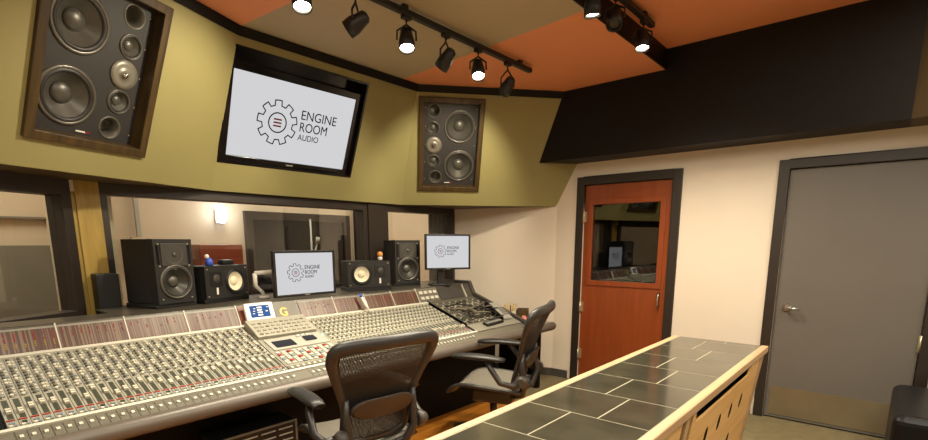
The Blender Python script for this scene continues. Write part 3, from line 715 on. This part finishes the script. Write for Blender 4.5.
for i in range(3): slab(mb, XC1+.25+i*.035, XC1+.27+i*.035, .355, .375, .006, .014, 2)
mb.build('touchpad_plate', [GREYP, BLACKG, CSTRIP], co)
mb = MB()
for i in range(11):
    for j in range(6): slab(mb, XC1+.02+i*.037, XC1+.042+i*.037, .07+j*.026, .088+j*.026, 0, .007, (0, 0, 1, 0, 2, 0, 0)[(i*3+j) % 7])
mb.build('button_block', [CAPC, BTNB, BTNR], co)
mb = MB(); slab(mb, XC1, XC2+.01, .016, .05, 0, .003, 0)
for i in range(11): slab(mb, XC1+.015+i*.038, XC1+.03+i*.038, .02, .036, .003, .008, 1)
mb.build('button_row', [CLOW, CAPC], co)
mb = MB(); slab(mb, XC2-.022, XC2-.012, .33, .34, .0, .012); mb.build('indicator_light', LEDG, co)
# meter bridge
BX = M.Translation((0, PY1, PZ1)) @ M.Rotation(math.atan2(1.055-PZ1, .07), 4, 'X')     # y up the bridge face, z towards the room
BL = math.hypot(1.055-PZ1, .07)
mb = MB(); mb.box(.20, 3.875, -.005, BL, -.014, 0, 0, BX); mb.box(.19, 3.88, 3.25, 3.46, 1.050, 1.058, 0); mb.box(.86, 3.88, 3.46, 3.72, 1.050, 1.058, 0); br = mb.build('meter_bridge', SHELF, co)
seams = [(.262, .566), (.566, .872), (.872, 1.186), (1.186, 1.500), (1.945, 2.245), (2.245, 2.548), (2.548, 2.835), (2.835, 3.128)]
for i, (a, b_) in enumerate(seams):
    mb = MB(); mb.box(a+.004, b_-.004, .006, BL-.012, 0, .004, 0, BX); mb.box(a+.004, b_-.004, BL-.022, BL-.012, .004, .005, 2, BX)
    o = mb.build('meter_panel', [MBAR, CBODY, CPANELB], co)
    mb = MB()
    for k in range(8):
        for j in range(7 if i < 1 else 4):
            if random.random() < (.85 if i < 2 else .35):
                x = a+.022+k*.0372; y = BL-.045-j*.011
                mb.box(x, x+.006, y, y+.005, .004, .006, 0 if j < 4 else 1, BX)
    if mb.v: mb.build('level_display', [LEDR, LEDY], o)
    mb = MB(); mb.box(b_-.003, b_+.003, -.002, BL, 0, .008, 0, BX); mb.build('divider', CSTRIP, co)
mb = MB(); mb.box(XC1+.012, XC1+.155, .006, BL-.01, 0, .004, 0, BX); mb.box(XC1+.16, XC2-.02, .006, BL-.01, 0, .004, 1, BX)
for j in range(2): mb.box(XC1+.162, XC1+.215, .02+j*.055, .05+j*.055, .004, .012, 2, BX)
cp = mb.build('centre_meter_panel', [REDWOOD, CLOW, CSTRIP], co)
text_mesh('gold_letter', 'G', .085, GOLD, cp, BX @ M.Translation((XC1+.29, .035, .0055)), .001)
mb = MB(); mb.box(3.135, 3.40, .004, BL-.008, 0, .004, 0, BX)
for i in range(4):
    for j in range(2): mb.box(3.155+i*.06, 3.195+i*.06, .025+j*.055, .052+j*.055, .004, .014, 1, BX)
mb.build('white_button_panel', [CLOW, CSTRIP], co)
mb = MB(); mb.box(3.41, 3.74, .004, BL-.004, 0, .006, 0, BX); mb.box(3.765, 3.775, .004, BL, 0, .012, 1, BX); mb.build('blank_panel', [CHARC, CSTRIP], co)
# patchbay
mb = MB(); slab(mb, 3.225, 3.87, -.01, PLEN, -.010, .004, 0)
for i in range(22):
    for j in range(9): slab(mb, 3.25+i*.028, 3.262+i*.028, .14+j*.05, .152+j*.05, .004, .008, 1 if (i+j) % 3 else 2)
slab(mb, 3.215, 3.225, .115, PLEN, -.01, .012, 3); slab(mb, 3.215, 3.87, -.012, .115, .003, .006, 4)
for i in range(60): slab(mb, 3.24+(i%20)*.03, 3.256+(i%20)*.03, .165+(i//20)*.15, .18+(i//20)*.15, .004, .007, 2 if i % 2 else 4)
mb.build('patchbay', [CPATCH, KNOBD, CAPC, CBODY, CPANELB], co)
# right desk wing
mb = MB(); mb.prism([(3.92, 2.49, .655), (4.30, 2.49, .655), (4.34, 2.56, .655), (4.34, 3.16, .655), (3.92, 3.16, .655)], (0, 0, .03)); mb.build('desk_wing', GREYP, co, bevel=.006)
mb = MB(); mb.box(4.22, 4.28, 2.62, 3.1, 0, .655); mb.build('wing_leg', CBODY, co)
# tilted little screen
sc_ = thing('display_unit', 'small tilted white display with a blue screen on the console', 'display', mat=M.Translation((1.530, 3.138, .948)) @ M.Rotation(R(-22), 4, 'X') @ M.Scale(1.13, 4))
MB().box(0, .175, 0, .022, 0, .118).build('housing', WHITEP, sc_, bevel=.006)
s = MB().box(.028, .147, -.002, 0, .030, .100).build('screen', SCREENB, sc_)
mb = MB()
for i in range(4): mb.box(.07, .10, -.003, -.002, .038+i*.015, .046+i*.015)
for x, z in ((.04, .05), (.05, .08), (.12, .06), (.13, .085), (.045, .065)): mb.box(x, x+.012, -.003, -.002, z, z+.004)
mb.build('readout', WHITEP, s)
MB().box(.03, .15, .02, .07, -.03, .02).build('support', CHARC, sc_)
# patch cables
for k in range(20):
    x0 = 3.27+random.random()*.45; x1 = min(3.84, x0+.08+random.random()*.25); y0 = .12+random.random()*.4; y1 = .12+random.random()*.4
    h = .03+random.random()*.05
    pts = [P3(x0+(x1-x0)*t+.03*math.sin(t*6+k), y0+(y1-y0)*t-.07*math.sin(t*PI), .008+h*math.sin(t*PI)) for t in [i/12 for i in range(13)]]
    o = tag(MB().tube(pts, .0055, 6).build('patch_cable', CABLE if k % 3 else CABLEG), 'looped patch cable lying on the patchbay at the console\'s right end', 'cable', 'patch cables on the patchbay')
# rack gear below the console
rk = thing('rack_unit', 'dark rack unit with slotted front under the console', 'rack', (1.02, 2.56, -.0), mat=M.Translation((1.03, 2.56, 0)) @ M.Diagonal((1, 1, .9, 1)))
MB().box(0, .46, 0, .20, .03, .50).build('case', BLACK, rk, bevel=.006)
mb = MB(); mb.ring([(0, -.006, .03), (.46, -.006, .03), (.46, -.006, .50), (0, -.006, .50)], [(.012, -.006, .042), (.448, -.006, .042), (.448, -.006, .488), (.012, -.006, .488)], (0, .008, 0)); mb.build('front_rim', CLOW, rk)
mb = MB()
for j in range(6):
    for i in range(4): mb.box(.03+i*.105, .115+i*.105, -.004, 0, .455-j*.04, .463-j*.04)
mb.build('slotted_front', GREYP, rk)
for x in (.06, .30, .42):
    MB().box(x, x+.03, -.05, .15, 0, .03).build('foot', BLACK, rk)

# items on the right wing
ph = thing('desk_telephone', 'pale grey sloped desk unit with a black edge at the console\'s right', 'telephone', mat=PX @ M.Translation((3.705, .08, .006)) @ M.Rotation(R(-6), 4, 'Z'))
mb = MB(); mb.prism([(0, 0, 0), (0, .24, 0), (0, .24, .07), (0, 0, .02)], (.125, 0, 0)); mb.build('body', GREYP, ph, bevel=.008)
mb = MB(); mb.prism([(-.035, -.01, .0), (-.035, .25, 0), (-.035, .25, .085), (-.035, .0, .03)], (.03, 0, 0)); mb.build('handset', BLACKG, ph, bevel=.01)
mb = MB()
Xk = M.Translation((0, 0, .02)) @ M.Rotation(math.atan2(.05, .24), 4, 'X')
for i in range(3):
    for j in range(4): mb.box(.05+i*.032, .07+i*.032, .05+j*.03, .068+j*.03, 0, .004, 0, Xk)
mb.build('keypad', KNOBG, ph)
mg = thing('pencil_cup', 'white cup full of pencils on the console\'s right wing', 'cup', (4.175, 2.93, .686))
mb = MB(); mb.lathe((0, 0, 0), (0, 0, 1), [(.032, 0), (.038, .085), (.035, .085), (.030, .006), (.0005, .006)], 20); mb.build('cup_body', WHITEP, mg)
for k in range(10):
    a = k*.63; p = tag(MB().tube([(.008*math.cos(a), .008*math.sin(a), .008), (.030*math.cos(a)*1.0, .030*math.sin(a), .09), (.065*math.cos(a), .065*math.sin(a), .15+.01*(k % 3))], .006, 6).build('pencil', STRAW if k % 3 else DRED), 'pencil standing in the white cup on the console\'s right wing', 'pencil', 'pencils in the white cup')
    p.location = (4.175, 2.93, .686)
bw = thing('desk_basket', 'dark open basket behind the chair on the console\'s right wing', 'basket', (4.19, 2.79, .686), R(30))
mb = MB(); mb.ring([(-.08, -.06, 0), (.08, -.06, 0), (.08, .06, 0), (-.08, .06, 0)], [(-.07, -.05, 0), (.07, -.05, 0), (.07, .05, 0), (-.07, .05, 0)], (0, 0, .12)); mb.box(-.08, .08, -.06, .06, 0, .008); mb.build('basket_body', WALNUT, bw, bevel=.003)
o = tag(MB().ball((0, 0, 0), .028, sc=(1, 1, 1.2)).build('pink_ball', PINK), 'pink item standing in front of the dark basket', 'ornament'); o.location = (4.125, 2.73, .72)
rm = thing('remote_control', 'black remote control lying on the front of the patchbay', 'remote control', mat=PX @ M.Translation((3.52, .06, .016)) @ M.Rotation(R(4), 4, 'Z'))
MB().box(-.13, .13, -.03, .03, -.010, .012).build('body', BLACK, rm, bevel=.006)
mb = MB()
for i in range(10): mb.box(-.115+i*.023, -.10+i*.023, -.012, .012, .012, .015)
mb.build('keypad', GREYP, rm)
pn = tag(MB().tube([(0, 0, 0), (-.02, .04, .075), (-.03, .06, .12)], [.006, .014, .012], 10).build('marker_pen', WHITEP), 'white and blue marker leaning on the meter bridge', 'pen'); pn.location = (2.51, 3.115, .918)
MB().tube([(-.03, .06, .12), (-.038, .075, .15)], [.011, .008], 10).build('cap', BLUE, pn)

# ------------------------------------------------------------------ office chairs
def catmull(P, n=5, closed=True):
    P = [V(p) for p in P]; out = []; N = len(P)
    for i in range(N if closed else N-1):
        g = (lambda k: P[k % N]) if closed else (lambda k: P[max(0, min(N-1, k))])
        p0, p1, p2, p3 = g(i-1), g(i), g(i+1), g(i+2)
        for k in range(n):
            t = k/n; out.append(.5*((2*p1)+(p2-p0)*t+(2*p0-5*p1+4*p2-p3)*t*t+(3*p1-p0-3*p2+p3)*t**3))
    if not closed: out.append(P[-1])
    return out
def yb(x, z): return -.205-(z-.5)*.34+.05*(abs(x)/.29)**2+.02*math.sin((z-.5)/.55*PI)
half = [(.0, .50), (.13, .497), (.185, .53), (.19, .62), (.198, .71), (.236, .82), (.275, .93), (.291, 1.0), (.270, 1.050), (.16, 1.066)]
def make_chair(label):
    t = thing('office_chair', label, 'chair', (0, 0, 0), 0, 'black mesh office chairs at the console')
    loop = half+[(0, 1.068)]+[(-x, z) for x, z in half[:0:-1]]
    pts = [V((p.x, yb(p.x, p.z), p.z)) for p in catmull([(x, 0, z) for x, z in loop], 5)]
    bf = MB().tube(pts, [.024+.012*max(0, min(1, (p.z-.85)/.15)) for p in pts], 10, closed=True, flat=((0, 1, 0), .6)).build('back_frame', CFRAME, t)
    # mesh membrane: rows between the loop sides
    prof = catmull([(x, 0, z) for x, z in half+[(0, 1.068)]], 6, False)
    zs = [.505+i*(1.06-.505)/18 for i in range(19)]; rows = []
    for z in zs:
        w = 0
        for a, b_ in zip(prof, prof[1:]):
            if (a.z-z)*(b_.z-z) <= 0 and abs(a.z-b_.z) > 1e-6: w = max(w, a.x+(b_.x-a.x)*(z-a.z)/(b_.z-a.z))
        rows.append([V((w*k/8, yb(w*k/8, z)-.012*(1-(k/8)**2), z)) for k in range(-8, 9)])
    MB().grid(rows).build('back_mesh', MESHB, t)
    mb = MB(); rows = []
    for i in range(9):
        a = -PI/2+PI*i/8; w = .185*max(.2, math.cos(a))**.5; z = .70+.055*math.sin(a)
        rows.append([V((w*k/8, yb(w*k/8, z)-.035-.006*math.cos(a), z)) for k in range(-8, 9)])
    mb.grid(rows); mb.build('lumbar_pad', LUMB, t, solid=.018)
    # yoke behind the back
    for s in (-1, 1):
        mb = MB(); mb.tube([(s*.200, yb(.2, .76)-.012, .76), (s*.203, yb(.2, .66)-.035, .66), (s*.200, -.275, .55), (s*.15, -.25, .44), (s*.06, -.12, .385)], [.014, .022, .024, .024, .02], 8); mb.build('back_support', CFRAME, t)
        mb = MB(); mb.tube([(s*.235, -.245, .56), (s*.300, -.22, .545), (s*.318, -.14, .565), (s*.31, -.07, .66), (s*.29, -.04, .71)], [.03, .024, .02, .02, .022], 8); ap = mb.build('arm_support', CFRAME, t)
        mb = MB(); mb.lathe((s*.215, -.27, .565), (s, 0, 0), [(.042, 0), (.046, .03), (.03, .06)], 16); mb.build('arm_pivot', CHARC, ap)
        pts = [(s*.290-s*.02*((i/6)**2), -.16+i*.062, .722+.012*math.sin(i/6*PI)) for i in range(7)]
        mb = MB(); mb.tube(pts, [.032, .046, .050, .052, .052, .050, .034], 12, flat=((0, 0, 1), .42)); mb.build('armrest_pad', BLACK, t)
    # seat
    def zs_(y): return .485+.018*math.cos((y-.10)*7)-.9*max(0, y-.16)**2*4.5
    rows = []
    for i in range(13):
        y = -.24+i*.53/12; w = .255-.03*abs(i/12-.5)*2-(.04 if i == 12 else 0)
        rows.append([V((w*k/8, y, zs_(y)-.022*(1-(k/8)**2))) for k in range(-8, 9)])
    MB().grid(rows).build('seat_mesh', MESHS, t, solid=.02)
    lp = [r[0] for r in rows]+rows[-1][1:-1]+[r[-1] for r in rows[::-1]]+rows[0][-2:0:-1]
    MB().tube(lp, .015, 8, closed=True).build('seat_frame', CFRAME, t)
    mb = MB(); mb.box(-.11, .11, -.16, .14, .335, .44); mb.build('tilt_mechanism', CFRAME, t, bevel=.02)
    mb = MB(); mb.cyl((0, 0, .16), (0, 0, .34), .026); mb.cyl((0, 0, .10), (0, 0, .20), .036); mb.build('gas_column', BLACK, t)
    for k in range(5):
        a = 2*PI*k/5+.3; c, s = math.cos(a), math.sin(a)
        mb = MB(); mb.tube([(.02*c, .02*s, .125), (.16*c, .16*s, .115), (.31*c, .31*s, .085)], [.030, .024, .017], 8); lg = mb.build('base_arm', CFRAME, t)
        mb = MB(); q = V((.31*c, .31*s, .034)); ax = V((-s, c, 0))
        for d in (-.016, .016): mb.cyl(q+ax*(d-.009), q+ax*(d+.009), .028, seg=14)
        mb.cyl(q+V((0, 0, .02)), q+V((0, 0, .055)), .010, seg=8); mb.build('caster', BLACK, lg)
    return t
ch = make_chair('black mesh office chair in the foreground, seen from behind')
ch.location = (1.615, 2.15, .006); ch.rotation_euler = (0, 0, R(-8.5)); ch.scale = (.97, 1.0, .935)
c2 = tree_copy(ch); c2['label'] = 'black mesh office chair at the right end of the console, seen from the side'
c2.location = (2.84, 2.13, .006); c2.scale = (1, 1, .955); c2.rotation_euler = (0, 0, R(20))

# ------------------------------------------------------------------ tiled island
isl = thing('studio_credenza', 'long wooden cabinet with a dark slate tiled top in the foreground', 'cabinet', (0, 0, 0))
IX0, IX1, IY0, IY1, IZ = .28, 3.43, .512, 1.066, .85
mb = MB()
mb.box(IX0, IX1, IY0+.03, IY1-.03, IZ-.045, IZ-.010, 1)
xs = [1.306+.292*k for k in range(-4, 8)]; g = .0032
for i, x in enumerate(xs):
    k = i-4; x1 = min(x+.292, IX1); x = max(x, IX0)
    if x1-x < .02: continue
    br_ = .842 if k % 2 == 0 else .737
    for y0, y1 in ((IY0+.038, br_), (br_, IY1-.038)):
        mb.box(x+g, x1-g, y0+g, y1-g, IZ-.012, IZ-.001, 0)
    mb.box(x-.001, x1, IY0+.03, IY1-.03, IZ-.012, IZ-.0015, 1)
mb.build('tile_top', [SLATE, GROUT], isl)
mb = MB(); mb.box(IX0, IX1+.004, IY0, IY0+.036, IZ-.036, IZ+.001); mb.build('front_edge_strip', MAPLE, isl, bevel=.004)
mb = MB(); mb.box(IX0, IX1+.004, IY1-.036, IY1, IZ-.036, IZ+.001); mb.build('back_edge_strip', MAPLE, isl, bevel=.004)
def face_y(z): return IY0+.010+(IZ-z)*.128
mb = MB()
mb.prism([(IX0+.02, face_y(.81)+.06, .81), (IX0+.02, IY1-.04, .81), (IX0+.02, IY1-.04, .0), (IX0+.02, face_y(.0)+.06, .0)], (IX1-IX0-.07, 0, 0)); mb.build('carcass', CBODY, isl)
mb = MB(); mb.box(IX0, IX1-.05, IY1-.04, IY1-.02, 0, .813); mb.build('back_panel', MAPLEF, isl)
mb = MB(); mb.prism([(IX1-.05, face_y(.813), .813), (IX1-.05, IY1-.02, .813), (IX1-.05, IY1-.02, 0), (IX1-.05, face_y(0), 0)], (.045, 0, 0)); mb.build('end_panel', MAPLE, isl, bevel=.003)
def oval(x, z): return [(x+.026*math.cos(2*PI*k/16), z+.044*math.sin(2*PI*k/16)) for k in range(16)]
def rack_panel(x0, x1, nm):
    """drilled ply panel leaning with the front, real oval holes"""
    zt, zb2 = .738, .06
    top = [(x0, zb2), (x1, zb2), (x1, .805), (x1-.20, .805), (x1-.235, zt), (x0+.06, zt), (x0+.03, .805), (x0, .805)]
    hs = []
    for j, z in enumerate((.605, .40, .20)):
        k = 0
        while x1-.37-k*.225+.06-(.11 if j % 2 else 0) > x0+.08: hs.append(oval(x1-.31-k*.225-(.11 if j % 2 else 0), z)); k += 1
    return plate(nm, [MAPLEF, BLACK], isl, top, hs, 0, .012, lambda x, z, y: V((x, face_y(z)+.003+y, z)), 1)  # hole walls coloured black to paint in the shade of the openings
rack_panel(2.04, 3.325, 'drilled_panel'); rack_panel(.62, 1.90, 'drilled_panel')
for x in (3.345, 1.955, .55):
    mb = MB(); mb.prism([(x-.02, face_y(.813)-.002, .813), (x-.02, face_y(.813)+.05, .813), (x-.02, face_y(0)+.05, 0), (x-.02, face_y(0)-.002, 0)], (.05, 0, 0)); mb.build('upright', MAPLE, isl, bevel=.003)
mb = MB()
for i in range(26): x = 2.16+i*.04; mb.box(x, x+.012, face_y(.765)+.03, face_y(.765)+.05, .755, .775)
mb.build('rack_rail', STEEL, isl)

# ------------------------------------------------------------------ sofa
so = thing('leather_sofa', 'black leather sofa at the lower right corner', 'sofa', (0, 0, 0))
def rbox(x0, x1, y0, y1, z0, z1, nm, bv=.05):
    return MB().box(x0, x1, y0, y1, z0, z1).build(nm, LEATH, so, bevel=bv, seg=4)
rbox(3.62, 4.52, -.36, -.10, .06, .505, 'armrest'); rbox(3.62, 4.52, -2.05, -1.80, .06, .505, 'armrest')
rbox(3.68, 4.5, -1.80, -.36, .06, .30, 'base', .02); rbox(3.60, 4.26, -1.79, -1.09, .30, .46, 'seat_cushion'); rbox(3.60, 4.26, -1.07, -.37, .30, .46, 'seat_cushion')
rbox(4.26, 4.54, -1.80, -.36, .28, .86, 'backrest', .07)
for x in (3.70, 4.44):
    for y in (-.24, -1.92): MB().cyl((x, y, 0), (x, y, .08), .025).build('foot', CHROME, so)

# ------------------------------------------------------------------ track lights
def track(name, label, x0, x1, y, z, zc):
    t = thing(name, label, 'track', (0, 0, 0), group='ceiling light tracks')
    MB().box(x0, x1, y-.018, y+.018, z, z+.032).build('rail', BLACK, t, bevel=.003)
    for x in (x0+.15, (x0+x1)/2, x1-.15): MB().box(x-.02, x+.02, y-.012, y+.012, z+.03, zc).build('ceiling_clip', BLACK, t)
track('lighting_track', 'long black light track over the mixing console', .9, 3.62, 2.385, 2.795, ZL)
track('lighting_track', 'black light track on the raised ceiling above the step', 2.4, 3.78, 1.48, 2.945, ZU)
def spot(x, y, zt, zh, aim, lit, label, r=.048, power=0, cone=110):
    """head hangs zt-zh below the rail, its face looks along aim"""
    t = thing('spotlight', label, 'spotlight', (x, y, zt), group='spotlights on the tracks'); d = V(aim).normalized(); p = V((0, 0, zh-zt))
    MB().box(-.03, .03, -.016, .016, -.022, 0).build('track_adapter', BLACK, t)
    side = d.cross(V((0, 0, 1))); side = side.normalized() if side.length > .1 else V((1, 0, 0))
    mb = MB(); mb.tube([(0, 0, -.02), (0, 0, -.05), p+side*.056+V((0, 0, .05)), p+side*.058, ], .006, 6); mb.tube([(0, 0, -.05), p-side*.056+V((0, 0, .05)), p-side*.058], .006, 6); mb.build('yoke', BLACK, t)
    mb = MB(); mb.lathe(p-d*.075, d, [(.018, 0), (.034, .012), (.040, .05), (r, .085), (r, .135), (r*.9, .135), (r*.85, .115)], 20, capend=False); mb.lathe(p-d*.076, d, [(.018, 0), (.0005, 0)], 20, capend=False); hd = mb.build('lamp_head', BLACK, t)
    mb = MB(); mb.lathe(p+d*.040, d, [(r*.86, 0), (r*.80, .004), (r*.5, .012), (.0005, .016)], 20, capend=False); mb.build('bulb', BULB if lit else CHARC, hd)
    if power:
        l = bpy.data.lights.new('spot_beam', 'SPOT'); l.energy = power; l.spot_size = R(cone); l.spot_blend = .7; l.shadow_soft_size = .05; l.color = (1, .885, .67)
        o = bpy.data.objects.new('spot_beam', l); C.objects.link(o); o.location = V((x, y, zt))+p+d*.075; o.rotation_euler = d.to_track_quat('-Z', 'Y').to_euler()
    return t
LP = 80
zt = 2.795
spot(1.560, 2.385, zt, 2.66, (-.15, -.3, -1), True, 'lit spotlight at the top edge left of the dark one', power=LP)
spot(2.270, 2.385, zt, 2.66, (-.25, -.3, -1), True, 'lit spotlight above the television\'s right end', power=LP)
spot(2.955, 2.385, zt, 2.66, (-.35, -.35, -1), True, 'lit spotlight above the right built-in speaker', power=LP)
spot(1.895, 2.385, zt, 2.64, (-.55, .9, -.62), False, 'spotlight above the television turned away towards the left panel', power=LP*.7, cone=95)
spot(2.62, 2.385, zt, 2.64, (-.05, .8, -.75), False, 'dark headed spotlight between two lit ones on the long track', power=LP*.45, cone=90)
spot(3.31, 2.385, zt, 2.63, (.35, .85, -.55), False, 'spotlight at the right end of the long track, turned to the wall', power=LP*.6, cone=85)
zt = 2.945
spot(3.62, 1.48, zt, 2.82, (-.2, -.1, -1), True, 'lit spotlight at the right end of the upper track', power=LP*1.0, cone=150)
spot(2.87, 1.48, zt, 2.80, (.1, .0, -1), True, 'lit spotlight at the left end of the upper track', power=LP*1.0, cone=150)
spot(3.17, 1.48, zt, 2.82, (-.6, -.2, -1), False, 'tilted spotlight between the two lit ones on the upper track')

# ------------------------------------------------------------------ lights
def light(kind, loc, e, col=(1, .925, .77), size=.1, rot=(0, 0, 0), sx=None):
    l = bpy.data.lights.new('fill_or_sconce_light', kind); l.energy = e; l.color = col
    if kind == 'AREA':
        l.shape = 'RECTANGLE'; l.size = sx or size; l.size_y = size
    else: l.shadow_soft_size = size
    o = bpy.data.objects.new('fill_or_sconce_light', l); C.objects.link(o); o.location = loc; o.rotation_euler = rot; return o
light('AREA', (1.0, -.6, 2.97), 40, size=1.4, sx=2.2)  # added soft fill under the rear ceiling, no fixture there
light('AREA', (3.2, -.9, 2.97), 40, size=.8, sx=1.6)  # second added fill, right rear, no fixture
light('AREA', (.0, 1.0, 2.97), 30, size=.5, sx=1.0)  # third added fill, left of the camera, no fixture
light('AREA', (3.5, 5.2, 2.88), 45, col=(1, .9, .76), size=1.0, sx=3.0)  # added fill brightening the live room, no fixture
light('AREA', (6.4, 5.2, 2.85), 32, col=(1, .92, .8), size=1.0, sx=2.0)  # added fill for the wall seen through the narrow window
light('AREA', (-.2, 4.6, 2.85), 40, col=(1, .9, .76), size=.8, sx=1.5)  # added fill brightening the booth, no fixture
light('POINT', (2.853, 6.22, 1.85), 4, col=(.9, .95, 1), size=.05)

w = bpy.data.worlds.new('world'); SC.world = w; w.use_nodes = True
w.node_tree.nodes['Background'].inputs['Color'].default_value = (.9, .8, .68, 1); w.node_tree.nodes['Background'].inputs['Strength'].default_value = .05

# ------------------------------------------------------------------ camera
cd = bpy.data.cameras.new('camera'); cam_o = bpy.data.objects.new('camera', cd); C.objects.link(cam_o); SC.camera = cam_o
cd.sensor_width = 36; cd.lens = 499.6/928*36; cd.shift_y = (334.34-220)/928; cd.clip_start = .02
yaw, pit = .865664, -.182049
fwd = V((math.sin(yaw)*math.cos(pit), math.cos(yaw)*math.cos(pit), math.sin(pit))); rt = V((math.cos(yaw), -math.sin(yaw), 0)); up = rt.cross(fwd)
cam_o.matrix_world = M(((rt.x, up.x, -fwd.x, 0), (rt.y, up.y, -fwd.y, 0), (rt.z, up.z, -fwd.z, H), (0, 0, 0, 1)))
SC.view_settings.view_transform = 'Standard'; SC.view_settings.look = 'None'; SC.view_settings.gamma = 1; SC.view_settings.use_curve_mapping = False
SC.view_settings.exposure = .7
